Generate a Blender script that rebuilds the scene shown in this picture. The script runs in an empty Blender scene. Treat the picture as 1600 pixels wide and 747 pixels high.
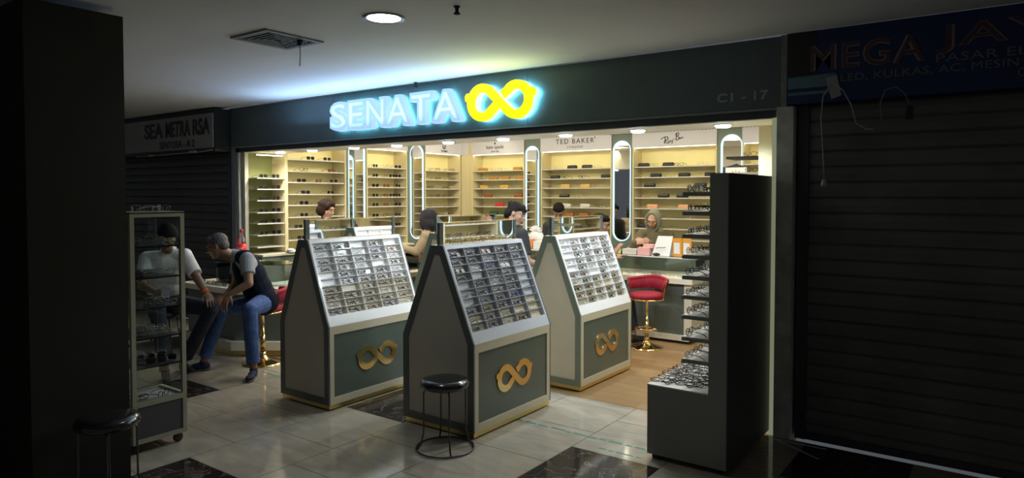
import bpy, bmesh, math, random
from mathutils import Vector, Matrix, Euler
random.seed(7)
S = bpy.context.scene
COL = S.collection
R = math.radians
PI = math.pi

# ------------------------------------------------------------------ camera
F_PX, EYE, YAW, PITCH = 1067.0, 1.7, R(36), R(1.8)
cd = bpy.data.cameras.new('camera'); cam = bpy.data.objects.new('camera', cd); COL.objects.link(cam)
cam.location = (0, 0, EYE); cam.rotation_euler = (R(90) - PITCH, 0, YAW)
cd.sensor_width = 36; cd.lens = F_PX / 1600 * 36; cd.shift_y = -35 / 1600; cd.clip_start = 0.05
S.camera = cam
FW = Vector((-math.sin(YAW), math.cos(YAW), 0)); RT = Vector((math.cos(YAW), math.sin(YAW), 0))
FD = FW * math.cos(PITCH) - Vector((0, 0, 1)) * math.sin(PITCH)
UP = FW * math.sin(PITCH) + Vector((0, 0, 1)) * math.cos(PITCH)
def at(x, y, depth):
    """world point seen at photo position x, y at the given distance in front of the viewer"""
    return Vector((0, 0, EYE)) + FD * depth + RT * ((x - 800) / F_PX * depth) - UP * ((y - 338.5) / F_PX * depth)

S.view_settings.view_transform = 'Standard'
S.view_settings.look = 'None'
S.view_settings.exposure = 0.0

# ------------------------------------------------------------------ materials
def mat(name, col, rough=0.5, metal=0.0, emit=None, es=0.0, spec=0.5, noise=0.0, nscale=8.0, bump=0.0, coat=0.0):
    m = bpy.data.materials.new(name); m.use_nodes = True
    nt = m.node_tree; b = nt.nodes['Principled BSDF']
    b.inputs['Base Color'].default_value = (*col, 1); b.inputs['Roughness'].default_value = rough
    b.inputs['Metallic'].default_value = metal; b.inputs['Specular IOR Level'].default_value = spec
    if coat: b.inputs['Coat Weight'].default_value = coat; b.inputs['Coat Roughness'].default_value = 0.08
    if emit: b.inputs['Emission Color'].default_value = (*emit, 1); b.inputs['Emission Strength'].default_value = es
    if noise or bump:
        tc = nt.nodes.new('ShaderNodeTexCoord'); n = nt.nodes.new('ShaderNodeTexNoise')
        n.inputs['Scale'].default_value = nscale; n.inputs['Detail'].default_value = 6
        nt.links.new(tc.outputs['Object'], n.inputs['Vector'])
        if noise:
            r = nt.nodes.new('ShaderNodeValToRGB')
            r.color_ramp.elements[0].position = 0.3; r.color_ramp.elements[1].position = 0.7
            r.color_ramp.elements[0].color = (*[c * (1 - noise) for c in col], 1)
            r.color_ramp.elements[1].color = (*[min(1, c * (1 + noise)) for c in col], 1)
            nt.links.new(n.outputs['Fac'], r.inputs['Fac']); nt.links.new(r.outputs['Color'], b.inputs['Base Color'])
        if bump:
            bp = nt.nodes.new('ShaderNodeBump'); bp.inputs['Strength'].default_value = bump; bp.inputs['Distance'].default_value = 0.01
            nt.links.new(n.outputs['Fac'], bp.inputs['Height']); nt.links.new(bp.outputs['Normal'], b.inputs['Normal'])
    return m
def glass_mat(name, tint=(1, 1, 1), refl=0.08, rough=0.02, opac=0.0):
    m = bpy.data.materials.new(name); m.use_nodes = True; nt = m.node_tree; nt.nodes.clear()
    o = nt.nodes.new('ShaderNodeOutputMaterial'); t = nt.nodes.new('ShaderNodeBsdfTransparent'); g = nt.nodes.new('ShaderNodeBsdfGlossy')
    t.inputs['Color'].default_value = (*tint, 1); g.inputs['Roughness'].default_value = rough
    fr = nt.nodes.new('ShaderNodeFresnel'); fr.inputs['IOR'].default_value = 1.45
    a = nt.nodes.new('ShaderNodeMath'); a.operation = 'MULTIPLY_ADD'; a.inputs[1].default_value = .5 if refl == 0 else 1; a.inputs[2].default_value = refl; a.use_clamp = True
    mx = nt.nodes.new('ShaderNodeMixShader')
    nt.links.new(fr.outputs[0], a.inputs[0]); nt.links.new(a.outputs[0], mx.inputs[0])
    nt.links.new(t.outputs[0], mx.inputs[1]); nt.links.new(g.outputs[0], mx.inputs[2])
    nt.links.new(mx.outputs[0], o.inputs['Surface'])
    return m
M = {}
M['fascia'] = mat('slate_fascia', (.085, .112, .115), .55, noise=.06)
M['black'] = mat('matte_black', (.012, .012, .012), .55)
M['soft_black'] = mat('dark_rail', (.035, .04, .042), .45)
M['ceil'] = mat('painted_ceiling', (.62, .61, .59), .9, noise=.05, nscale=1.2)
M['ceil_in'] = mat('shop_ceiling', (.80, .76, .64), .9)
M['warmwall'] = mat('warm_wall', (.85, .76, .46), .8)
M['panel_y'] = mat('yellow_backing', (.92, .84, .44), .7, noise=.04, nscale=3)
M['panel_g'] = mat('olive_backing', (.25, .275, .10), .7, noise=.05, nscale=3)
M['bay_side'] = mat('cream_side', (.70, .62, .38), .6)
M['shelf_w'] = mat('white_acrylic_shelf', (.60, .58, .55), .35)
M['header'] = mat('white_header', (.68, .68, .78), .5)
M['sage'] = mat('sage_laminate', (.16, .20, .17), .5)
M['mirror'] = mat('mirror_glass', (.85, .87, .87), .02, 1.0)
M['led'] = mat('cool_led', (.15, .18, .2), .5, emit=(.60, .86, .96), es=1.25)
M['led_warm'] = mat('warm_led', (1, 1, 1), .5, emit=(1.0, .86, .6), es=5.0)
M['led_w'] = mat('downlight_disc', (1, 1, 1), .5, emit=(.82, .93, 1.0), es=14.0)
M['kgreen'] = mat('green_laminate', (.10, .13, .105), .35, coat=.3)
M['kborder'] = mat('grey_green_border', (.10, .115, .105), .4)
M['kgable'] = mat('taupe_gable', (.45, .415, .345), .5, noise=.03)
M['kgable_lit'] = mat('taupe_gable_lit', (.80, .72, .56), .5, noise=.03)  # paler gable copy: light falling on the rear kiosks put into the colour
M['kborder_lit'] = mat('grey_green_border_lit', (.24, .28, .22), .4)  # border copy brightened likewise, light put into the colour
M['kcream'] = mat('cream_frame', (.64, .57, .40), .4, coat=.2)
M['tray'] = mat('white_tray', (.88, .87, .85), .35, coat=.3)
M['gold'] = mat('polished_gold', (.78, .58, .28), .12, 1.0)
M['goldtrim'] = mat('brushed_gold', (.80, .62, .25), .3, 1.0)
M['glass'] = glass_mat('clear_glass', (.93, .97, .95), .03)
M['lens'] = glass_mat('spectacle_lens', (.97, .98, .98), .0)
M['counter_g'] = mat('counter_front', (.11, .135, .12), .4)
M['cream'] = mat('cream_top', (.72, .68, .55), .4)
M['white'] = mat('white_plastic', (.8, .8, .8), .4)
M['redvel'] = mat('red_velvet', (.28, .006, .022), .75, noise=.15, nscale=20)
M['vinyl'] = mat('black_vinyl', (.012, .012, .014), .22, coat=.5)
M['steel'] = mat('dark_steel', (.10, .095, .09), .35, .9)
M['conc'] = mat('rough_concrete', (.26, .25, .22), .95, noise=.3, nscale=12, bump=.3)
M['pier'] = mat('pier_concrete', (.55, .54, .48), .9, noise=.25, nscale=9, bump=.3)
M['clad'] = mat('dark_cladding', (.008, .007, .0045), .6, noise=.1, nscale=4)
M['cabframe'] = mat('olive_cream_frame', (.34, .33, .24), .45)
M['cabpanel'] = mat('charcoal_panel', (.07, .07, .075), .5)
M['cabtall'] = mat('charcoal_laminate', (.23, .23, .20), .5)
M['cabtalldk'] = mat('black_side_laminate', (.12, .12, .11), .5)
M['yel'] = mat('yellow_sign_face', (.9, .85, 0), .4, emit=(1.0, .90, .0), es=1.15)
M['signw'] = mat('pale_blue_sign_face', (.1, .15, .2), .5, emit=(.38, .62, .88), es=1.0)
M['signside'] = mat('glowing_sign_side', (.1, .15, .2), .5, emit=(.46, .72, .96), es=1.0)
M['signback'] = mat('halo_light', (.8, .95, 1), .4, emit=(.14, .60, .80), es=30.0)
M['txt'] = mat('dark_lettering', (.02, .02, .025), .5)
M['txtgrey'] = mat('grey_lettering', (.30, .32, .32), .5)
M['bluesign'] = mat('navy_sign', (.008, .022, .11), .5, noise=.15, nscale=2)
M['redtxt'] = mat('maroon_lettering', (.10, .04, .05), .6)
M['outline'] = mat('grey_outline', (.26, .22, .22), .6)
M['signpale'] = mat('grey_sign_face', (.26, .27, .27), .6, noise=.08)
M['fr_black'] = mat('black_acetate', (.012, .012, .014), .25)
M['fr_tort'] = mat('tortoise_acetate', (.10, .035, .015), .25, noise=.6, nscale=60)
M['fr_gold'] = mat('gold_wire', (.75, .55, .25), .25, .9)
M['fr_silver'] = mat('silver_wire', (.45, .46, .48), .25, .9)
M['fr_clear'] = mat('pale_acetate', (.55, .50, .46), .2)
M['fr_navy'] = mat('navy_acetate', (.03, .035, .14), .25)
M['darklens'] = mat('dark_lens', (.012, .011, .012), .08)
M['brownlens'] = mat('brown_lens', (.18, .06, .02), .1)
M['foam'] = mat('pink_foam', (.8, .45, .45), .6)
M['tape'] = mat('green_tape', (.02, .22, .13), .6)

# shutters: horizontal slats are modelled
def wood_mat():
    m = mat('wood_planks', (.45, .27, .12), .32); nt = m.node_tree; b = nt.nodes['Principled BSDF']
    tc = nt.nodes.new('ShaderNodeTexCoord'); mp = nt.nodes.new('ShaderNodeMapping'); mp.inputs['Scale'].default_value = (1.0, 1.0, 1)
    br = nt.nodes.new('ShaderNodeTexBrick'); br.inputs['Scale'].default_value = 1; br.inputs['Brick Width'].default_value = 1.2; br.inputs['Row Height'].default_value = .15
    br.inputs['Mortar Size'].default_value = .002; br.inputs['Color1'].default_value = (.42, .25, .11, 1); br.inputs['Color2'].default_value = (.52, .33, .16, 1); br.inputs['Mortar'].default_value = (.12, .07, .03, 1)
    n = nt.nodes.new('ShaderNodeTexNoise'); mp2 = nt.nodes.new('ShaderNodeMapping'); mp2.inputs['Scale'].default_value = (2, 30, 1); n.inputs['Scale'].default_value = 1.5; n.inputs['Detail'].default_value = 8
    mix = nt.nodes.new('ShaderNodeMixRGB'); mix.blend_type = 'MULTIPLY'; mix.inputs[0].default_value = .55
    nt.links.new(tc.outputs['Object'], mp.inputs[0]); nt.links.new(mp.outputs[0], br.inputs[0]); nt.links.new(tc.outputs['Object'], mp2.inputs[0]); nt.links.new(mp2.outputs[0], n.inputs[0])
    nt.links.new(br.outputs[0], mix.inputs[1]); nt.links.new(n.outputs['Fac'], mix.inputs[2]); nt.links.new(mix.outputs[0], b.inputs['Base Color'])
    b.inputs['Base Color'].default_value = (.45, .27, .12, 1)
    return m
M['wood'] = wood_mat()
def tile_mat(name, c1, c2, vein=None, rough=.09):
    m = mat(name, c1, rough, spec=.5); nt = m.node_tree; b = nt.nodes['Principled BSDF']
    tc = nt.nodes.new('ShaderNodeTexCoord'); n = nt.nodes.new('ShaderNodeTexNoise')
    mp = nt.nodes.new('ShaderNodeMapping'); mp.inputs['Scale'].default_value = (1.0, 3.5, 1) if not vein else (2.2, 2.2, 1)
    n.inputs['Scale'].default_value = 2.5; n.inputs['Detail'].default_value = 9; n.inputs['Distortion'].default_value = 1.2
    r = nt.nodes.new('ShaderNodeValToRGB'); e = r.color_ramp.elements
    if vein:
        e[0].position = .485; e[0].color = (*c1, 1); e[1].position = .52; e[1].color = (*c2, 1)
        k = e.new(.50); k.color = (*vein, 1)
    else:
        e[0].position = .3; e[0].color = (*c1, 1); e[1].position = .7; e[1].color = (*c2, 1)
    nt.links.new(tc.outputs['Object'], mp.inputs[0]); nt.links.new(mp.outputs[0], n.inputs[0]); nt.links.new(n.outputs['Fac'], r.inputs[0]); nt.links.new(r.outputs[0], b.inputs['Base Color'])
    return m
M['tile'] = tile_mat('beige_polished_tile', (.34, .30, .235), (.46, .41, .32))
M['marble'] = tile_mat('dark_marble_tile', (.022, .016, .014), (.03, .02, .018), (.16, .13, .11))
M['grout'] = mat('tile_grout', (.05, .045, .04), .9)

# ------------------------------------------------------------------ mesh helpers
class MB:
    def __init__(s): s.bm = bmesh.new(); s.mats = []
    def mi(s, m):
        if m is None: return 0
        if m not in s.mats: s.mats.append(m)
        return s.mats.index(m)
    def faces(s, vs, fs, m=None, mx=None, smooth=False):
        i = s.mi(m); bv = [s.bm.verts.new(mx @ Vector(v) if mx else v) for v in vs]
        for f in fs:
            try:
                fc = s.bm.faces.new([bv[k] for k in f]); fc.material_index = i; fc.smooth = smooth
            except ValueError: pass
    def box(s, x0, x1, y0, y1, z0, z1, m=None, mx=None):
        v = [(x0, y0, z0), (x1, y0, z0), (x1, y1, z0), (x0, y1, z0), (x0, y0, z1), (x1, y0, z1), (x1, y1, z1), (x0, y1, z1)]
        s.faces(v, [(3, 2, 1, 0), (4, 5, 6, 7), (0, 1, 5, 4), (1, 2, 6, 5), (2, 3, 7, 6), (3, 0, 4, 7)], m, mx)
    def rbox(s, x0, x1, y0, y1, z0, z1, r, m=None, mx=None, n=4):
        """box with rounded vertical corners"""
        pts = []
        for cx, cy, a0 in ((x1 - r, y1 - r, 0), (x0 + r, y1 - r, 90), (x0 + r, y0 + r, 180), (x1 - r, y0 + r, 270)):
            for k in range(n + 1):
                a = R(a0 + 90 * k / n); pts.append((cx + r * math.cos(a), cy + r * math.sin(a)))
        s.prism([(p[0], p[1], z0) for p in pts], (0, 0, z1 - z0), m, mx)
    def prism(s, pts, ext, m=None, mx=None):
        n = len(pts); ext = Vector(ext); v = [Vector(p) for p in pts]; v += [p + ext for p in v]
        s.faces(v, [tuple(range(n))[::-1], tuple(range(n, 2 * n))] + [(i, (i + 1) % n, (i + 1) % n + n, i + n) for i in range(n)], m, mx)
    def lathe(s, prof, seg=24, m=None, mx=None, smooth=True):
        vs = []; fs = []
        for (r, z) in prof:
            for k in range(seg):
                a = 2 * PI * k / seg; vs.append((r * math.cos(a), r * math.sin(a), z))
        for i in range(len(prof) - 1):
            for k in range(seg):
                k2 = (k + 1) % seg; fs.append((i * seg + k, i * seg + k2, (i + 1) * seg + k2, (i + 1) * seg + k))
        fs.append(tuple(range(seg))[::-1]); fs.append(tuple((len(prof) - 1) * seg + k for k in range(seg)))
        s.faces(vs, fs, m, mx, smooth)
    def tube(s, pts, r, seg=6, m=None, closed=False, mx=None, smooth=True, flat=1.0):
        pts = [Vector(p) for p in pts]; n = len(pts); vs = []; fs = []
        rr = r if isinstance(r, (list, tuple)) else [r] * n
        prev = None
        for i, p in enumerate(pts):
            if closed: t = pts[(i + 1) % n] - pts[i - 1]
            else: t = pts[min(i + 1, n - 1)] - pts[max(i - 1, 0)]
            t.normalize()
            if prev is None:
                u = t.cross(Vector((0, 0, 1)));
                if u.length < 1e-3: u = t.cross(Vector((0, 1, 0)))
            else:
                u = prev - t * prev.dot(t)
                if u.length < 1e-4: u = t.cross(Vector((0, 1, 0)))
            u.normalize(); prev = u; w = t.cross(u)
            for k in range(seg):
                a = 2 * PI * (k + .5) / seg; vs.append(p + (u * math.cos(a) + w * math.sin(a) * flat) * rr[i])
        for i in range(n if closed else n - 1):
            j = (i + 1) % n
            for k in range(seg):
                k2 = (k + 1) % seg; fs.append((i * seg + k, i * seg + k2, j * seg + k2, j * seg + k))
        if not closed:
            fs.append(tuple(range(seg))[::-1]); fs.append(tuple((n - 1) * seg + k for k in range(seg)))
        s.faces(vs, fs, m, mx, smooth)
    def ell(s, c, r, m=None, rot=None, seg=16, rings=10):
        c = Vector(c); q = (rot or Euler((0, 0, 0))).to_matrix() if not isinstance(rot, Matrix) else rot
        vs = []; fs = []
        for i in range(1, rings):
            th = PI * i / rings
            for k in range(seg):
                a = 2 * PI * k / seg; vs.append(c + q @ Vector((r[0] * math.sin(th) * math.cos(a), r[1] * math.sin(th) * math.sin(a), r[2] * math.cos(th))))
        top = len(vs); vs.append(c + q @ Vector((0, 0, r[2]))); vs.append(c - q @ Vector((0, 0, r[2])))
        for i in range(rings - 2):
            for k in range(seg):
                k2 = (k + 1) % seg; fs.append((i * seg + k, (i + 1) * seg + k, (i + 1) * seg + k2, i * seg + k2))
        for k in range(seg):
            k2 = (k + 1) % seg; fs.append((top, k, k2)); fs.append((top + 1, (rings - 2) * seg + k2, (rings - 2) * seg + k))
        s.faces(vs, fs, m, None, True)
    def mesh(s, name, m=None):
        bmesh.ops.recalc_face_normals(s.bm, faces=s.bm.faces)
        me = bpy.data.meshes.new(name); s.bm.to_mesh(me); s.bm.free()
        for k in (s.mats or ([m] if m else [])): me.materials.append(k)
        return me
    def build(s, name, m=None, parent=None, **tags):
        return link(name, s.mesh(name, m), parent, **tags)
def link(name, data, parent=None, **tags):
    o = bpy.data.objects.new(name, data); COL.objects.link(o)
    if parent is not None: o.parent = parent
    tag(o, **tags); return o
def tag(o, label=None, cat=None, group=None, kind=None):
    if label: o['label'] = label
    if cat: o['category'] = cat
    if group: o['group'] = group
    if kind: o['kind'] = kind
    return o
def empty(name, loc, rz=0, **tags):
    o = bpy.data.objects.new(name, None); COL.objects.link(o); o.location = loc; o.rotation_euler = (0, 0, rz)
    o.empty_display_size = .1
    tag(o, **tags); return o
def boxo(name, x0, x1, y0, y1, z0, z1, m, parent=None, **tags):
    b = MB(); b.box(x0, x1, y0, y1, z0, z1); return b.build(name, m, parent, **tags)
def bevel(o, w=.004, n=2):
    md = o.modifiers.new('bevel', 'BEVEL'); md.width = w; md.segments = n; md.limit_method = 'ANGLE'; return o
def text_mesh(s, size, depth=.002, bold=0.0, spacing=1.0, shear=0.0):
    c = bpy.data.curves.new('lettering', 'FONT'); c.body = s; c.size = size; c.extrude = depth; c.offset = bold; c.space_character = spacing
    c.shear = shear; c.align_x = 'LEFT'; c.resolution_u = 3
    o = bpy.data.objects.new('lettering', c); COL.objects.link(o)
    bpy.context.view_layer.update()
    me = bpy.data.meshes.new_from_object(o.evaluated_get(bpy.context.evaluated_depsgraph_get())); bpy.data.objects.remove(o); bpy.data.curves.remove(c)
    xs = [v.co.x for v in me.vertices]; ys = [v.co.y for v in me.vertices]
    for v in me.vertices: v.co.x -= min(xs); v.co.y -= min(ys)
    me['w'] = max(xs) - min(xs); me['h'] = max(ys) - min(ys)
    return me
def put_text(name, s, w, h, m, mtx, depth=.002, bold=0.0, spacing=1.0, shear=0.0, parent=None, **tags):
    """lettering fitted to width w and height h, then placed by the matrix (x right, y up, z out)"""
    me = text_mesh(s, 1.0, 0.5, bold, spacing, shear); sx = w / me['w']; sy = h / me['h']
    for v in me.vertices: v.co = mtx @ Vector((v.co.x * sx, v.co.y * sy, (v.co.z + .5) * depth))
    me.materials.clear(); me.materials.append(m); me.update()
    return link(name, me, parent, **tags)
def face_my(x, y, z):   # text plane facing -Y
    return Matrix.Translation((x, y, z)) @ Matrix(((1, 0, 0, 0), (0, 0, -1, 0), (0, 1, 0, 0), (0, 0, 0, 1)))
def face_px(x, y, z):   # text plane facing +X, reading along +Y
    return Matrix.Translation((x, y, z)) @ Matrix(((0, 0, 1, 0), (1, 0, 0, 0), (0, 1, 0, 0), (0, 0, 0, 1)))
ORD = ['first', 'second', 'third', 'fourth', 'fifth', 'sixth', 'seventh', 'eighth', 'ninth', 'tenth', 'eleventh', 'twelfth']

# the double-loop emblem: one ribbon, 1 wide, centred on the origin in the xy plane
def emblem_path():
    pts = []; cx, r, n = .245, .168, 16
    pts.append((-.035, -.045)); 
    for k in range(n + 1):
        a = R(-38 - (360 - 80) * k / n + 0); a = R(-40) - R(262) * k / n
        pts.append((-cx + r * math.cos(a), r * math.sin(a)))
    for k in range(n + 1):
        a = R(-142) + R(262 + 22) * k / n
        pts.append((cx + r * math.cos(a), r * math.sin(a)))
    pts.append((.052, .068))
    return pts
def emblem_mesh(w, depth, mtx, m, mside=None, ribbon=.105, flip=1):
    b = MB(); P = [Vector((p[0], p[1] , 0)) for p in emblem_path()]
    n = len(P); L = []; Q = []
    for i in range(n):
        t = (P[min(i + 1, n - 1)] - P[max(i - 1, 0)]).normalized(); nn = Vector((-t.y, t.x, 0)) * ribbon / 2
        L.append(P[i] + nn); Q.append(P[i] - nn)
    def strip(z0, z1, A, B, mf, ms):
        k = len(A); vs = [mtx @ Vector((p.x * w, p.y * w, z)) for z in (z0, z1) for p in (list(A) + list(B))]
        N = 2 * k; fsT = []; fsS = []
        for i in range(k - 1):
            fsT.append((N + i, N + i + 1, N + k + i + 1, N + k + i)); fsS.append((i, k + i, k + i + 1, i + 1))
            fsS.append((i, i + 1, N + i + 1, N + i)); fsS.append((k + i, N + k + i, N + k + i + 1, k + i + 1))
        fsS.append((0, N, N + k, k)); fsS.append((k - 1, k + k - 1, N + 2 * k - 1, N + k - 1))
        b.faces(vs, fsT, mf); b.faces(vs, fsS, ms)
    strip(0, depth, L, Q, m, mside or m)
    # lug on each outer end
    for sx in (-1, 1):
        c = [(sx * .41, .02), (sx * .455, .015), (sx * .492, .035), (sx * .497, .09), (sx * .47, .12), (sx * .42, .115), (sx * .37, .13)]
        vs = [mtx @ Vector((x * w, y * w, z)) for z in (0, depth * .98) for (x, y) in c]
        k = len(c); b.faces(vs, [tuple(range(k, 2 * k))], m); b.faces(vs, [tuple(range(k))] + [(i, (i + 1) % k, (i + 1) % k + k, i + k) for i in range(k)], mside or m)
    return b
# ================================================================== SETTING
TX, TY, X0, Y0 = .635, .325, -4.265, 2.31
b = MB()
b.box(-16, 8, -6, 4.945, -.05, -.0015, M['grout'])
TL = 2 * TY
DARK = [(0, 1.66), (0, 3.61), (-3, 2.635), (3, 3.285), (6, 2.31), (-6, 3.61), (5, 4.26), (6, .36), (3, 1.335), (-3, .685)]
for i in range(-17, 18):
    x = X0 + i * TX; off = 0 if i % 2 == 0 else TY
    for j in range(-13, 5):
        y = Y0 + off + j * TL; y1 = min(y + TL, 4.945); g = .0024
        if i == 5 and y < 4.9 < y + 2 * TL and y > 3.7: y, y1 = (3.935, 4.26) if y < 4.2 else (4.26, 4.90)
        if y >= 4.93: continue
        dk = any(i == a and abs(y - c) < .02 for a, c in DARK)
        b.box(x + g, x + TX - g, y + g, y1 - g, -.01, 0, M['marble'] if dk else M['tile'])
b.build('floor', kind='structure', label='polished beige tile floor with dark marble squares')
boxo('floor', -9, -1.2, 4.947, 10, -.05, 0, M['wood'], kind='structure', label='warm wood plank floor inside the shop')
boxo('ceiling', -16, 8, -6, 4.9, 2.8, 2.9, M['ceil'], kind='structure')
boxo('ceiling', -7.98, -1.3, 5.46, 9.7, 2.61, 2.66, M['ceil_in'], kind='structure', label='cream ceiling inside the shop')
b = MB(); b.box(-7.98, -1.3, 5.02, 5.46, 2.24, 2.66); b.build('ceiling', M['ceil_in'], kind='structure', label='lowered soffit just behind the shop front')
boxo('wall_back', -8.1, -1.2, 9.55, 9.65, 0, 2.66, M['warmwall'], kind='structure')
boxo('wall_left', -8.1, -7.97, 5.0, 9.6, 0, 2.66, M['warmwall'], kind='structure')
boxo('wall_right', -1.32, -1.2, 5.1, 9.6, 0, 2.66, M['warmwall'], kind='structure')
# fascia over the shop opening and its dark lower rail
b = MB(); b.box(-8.04, -6.02, 4.94, 5.02, 2.31, 2.797); b.box(-6.016, -3.42, 4.94, 5.02, 2.31, 2.797); b.box(-3.416, -1.285, 4.94, 5.02, 2.31, 2.797)
fas = b.build('trim_1', M['fascia'], kind='structure', label='slate grey fascia band over the shop opening')
b = MB(); b.box(-8.04, -1.30, 4.935, 5.02, 2.295, 2.308, mat('thin_metal_strip', (.2, .22, .22), .4)); b.box(-7.98, -1.34, 4.96, 5.02, 2.24, 2.295, M['soft_black'])
b.build('trim_2', kind='structure')
b = MB(); b.box(-8.02, -7.93, 4.95, 5.1, 0, 2.31, mat('grey_jamb', (.20, .22, .23), .5)); b.box(-7.92, -7.87, 4.96, 5.0, 0, 2.295, mat('pale_jamb', (.32, .34, .33), .4)); b.box(-7.85, -7.80, 5.0, 5.05, 0, 2.24, mat('cream_jamb', (.5, .5, .42), .5))
b.build('trim_3', kind='structure')
b = MB(); b.box(-1.345, -1.31, 4.95, 5.10, 0, 2.24, mat('painted_glow_edge', (.42, .44, .36), .5, emit=(.55, .60, .38), es=.30)); b.build('trim_4', kind='structure')  # glow painted into the jamb edge for the lit interior beyond
b = MB(); b.box(-1.31, -1.20, 4.93, 5.12, 0, 2.31, M['pier']); b.box(-1.285, -1.245, 4.925, 5.0, 2.31, 2.8, M['conc']); b.build('wall_pier_right', kind='structure')
# interior wall on the neighbour's side, mall walls
boxo('wall_far_left', -16, -8.04, 5.12, 5.3, 0, 2.8, M['black'], kind='structure')
boxo('wall_far_right', -1.2, 8, 5.12, 5.3, 0, 2.8, M['black'], kind='structure')
# concrete wall and clad column on the left
boxo('wall_side', -5.6, -4.87, -.5, 1.6, 0, 2.8, M['conc'], kind='structure')
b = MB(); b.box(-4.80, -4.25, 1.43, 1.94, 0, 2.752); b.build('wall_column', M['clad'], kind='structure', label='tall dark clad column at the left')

# ---------------- roller shutters
def shutter(name, x0, x1, y, z1, label, col, pitch=.105):
    t = empty(name, ((x0 + x1) / 2, y, 0), label=label, cat='shutter'); w = (x1 - x0) / 2
    pts = []; n = int(z1 / pitch); b = MB()
    for k in range(n + 1):
        z = k * pitch
        for dz, dy in ((0, 0), (.012, -.012), (pitch * .55, -.016), (pitch * .9, -.010)):
            if z + dz <= z1: pts.append((dy, z + dz))
    vs = [(-w, p[0], p[1]) for p in pts] + [(w, p[0], p[1]) for p in pts]; k = len(pts)
    b.faces(vs, [(i, i + 1, k + i + 1, k + i) for i in range(k - 1)]); b.box(-w, w, .005, .02, 0, z1)
    b.build('curtain', col, t)
    for s in (-1, 1):
        g = MB(); g.box(s * w - .035, s * w + .035, -.04, .03, 0, z1); g.build('guide_rail', M['soft_black'], t)
    g = MB(); g.box(-w, w, -.03, .01, 0, .05); g.build('bottom_rail', M['steel'], t)
    return t
shutter('roller_shutter', -1.15, 3.2, 5.04, 2.315, 'dark closed roller shutter under the navy sign at the right', mat('shutter_metal', (.15, .145, .13), .6, .1, noise=.25, nscale=2))
shutter('roller_shutter', -14.0, -8.12, 5.02, 2.245, 'dark closed roller shutter behind the two seated men', mat('shutter_metal_b', (.08, .082, .088), .6, .1, noise=.2, nscale=2))

# ---------------- neighbouring signs
t = empty('sign_box', (-9.6, 4.82, 2.25), label='dark box sign reading METRA RSA over the left neighbour shutter', cat='sign')
b = MB(); b.box(-2.6, 1.60, -.10, .12, .0, .53); b.build('housing', M['black'], t)
b = MB(); b.box(-2.55, 1.58, -.115, -.10, .045, .475); b.build('sign_face', M['signpale'], t)
for s_, x_, z_, w_, h_, bo in (('SEA', -.13, .215, .50, .21, .03), ('METRA', .44, .215, .62, .21, .03), ('RSA', 1.12, .215, .40, .21, .03), ("SENTOSA - A 2", .28, .07, .88, .095, .012)):
    put_text('lettering', s_, w_, h_, M['txt'], face_my(x_ - 0, -.116, z_), .004, bo, 1.0, parent=t)
t = empty('sign_board', (1.0, 4.98, 2.32), label='navy blue shop sign with MEGA JAYA lettering over the right shutter', cat='sign')
b = MB(); b.box(-2.24, 2.3, -.08, .1, .0, .478); b.build('sign_face', M['bluesign'], t)
b = MB(); b.box(-2.235, -2.05, -.083, -.08, .19, .478); b.build('dark_patch', M['black'], t)
b = MB(); b.prism([(-2.23, -.084, .10), (-1.96, -.084, .10), (-1.93, -.084, .185), (-2.23, -.084, .175)], (0, .004, 0)); b.box(-2.23, -1.95, -.084, -.08, .055, .075); b.build('pale_stripe', mat('dull_cyan', (.10, .19, .24), .6), t)
put_text('lettering', 'MEGA', .66, .17, M['outline'], face_my(-2.09, -.084, .205), .002, .025, 1.08, parent=t)
put_text('lettering', 'MEGA', .66, .165, M['redtxt'], face_my(-2.09, -.087, .2075), .002, .0, 1.12, parent=t)
put_text('lettering', 'JAYA', .80, .17, M['outline'], face_my(-1.37, -.084, .235), .002, .02, 1.08, parent=t)
put_text('lettering', 'JAYA', .80, .165, M['redtxt'], face_my(-1.37, -.087, .2375), .002, .0, 1.12, parent=t)
gm = mat('dull_lettering', (.17, .18, .19), .6)
put_text('lettering', 'LED, KULKAS, AC, MESIN CU', 1.08, .055, gm, face_my(-1.90, -.084, .115), .002, 0, 1.05, parent=t)
put_text('lettering', 'PASAR ELE', .50, .05, gm, face_my(-1.37, -.084, .185), .002, 0, 1.05, parent=t)
put_text('lettering', 'GR', .09, .05, gm, face_my(-.97, -.084, .06), .002, 0, 1.05, parent=t)
# hanging cord, lamp holder and second cord under the navy sign
b = MB()
b.tube([(-.95, 4.87, 2.44), (-.97, 4.86, 2.40), (-1.0, 4.86, 2.35), (-1.01, 4.86, 2.2), (-.99, 4.86, 1.9), (-.985, 4.86, 1.80)], .004, 5)
b.tube([(-.95, 4.87, 2.44), (-.88, 4.86, 2.38), (-.83, 4.86, 2.28), (-.80, 4.86, 2.16), (-.74, 4.86, 2.12), (-.70, 4.87, 2.12)], .004, 5)
t = b.build('hanging_cord', mat('white_cord', (.45, .45, .44), .6), label='white electric cord dangling from the navy sign with a small lamp holder', cat='cord')
b = MB(); b.lathe([(.008, .05), (.014, .045), (.02, .02), (.022, 0)], 12, mx=Matrix.Translation((-.985, 4.86, 1.755))); b.build('lamp_holder', mat('grey_socket', (.42, .42, .41), .5), t)
b = MB(); b.prism([(-.99, 4.868, 2.47), (-.92, 4.868, 2.485), (-.89, 4.868, 2.35), (-.95, 4.868, 2.33)], (0, .006, 0)); b.build('tape_patch', mat('grey_tape', (.30, .31, .32), .7), t)
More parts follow.
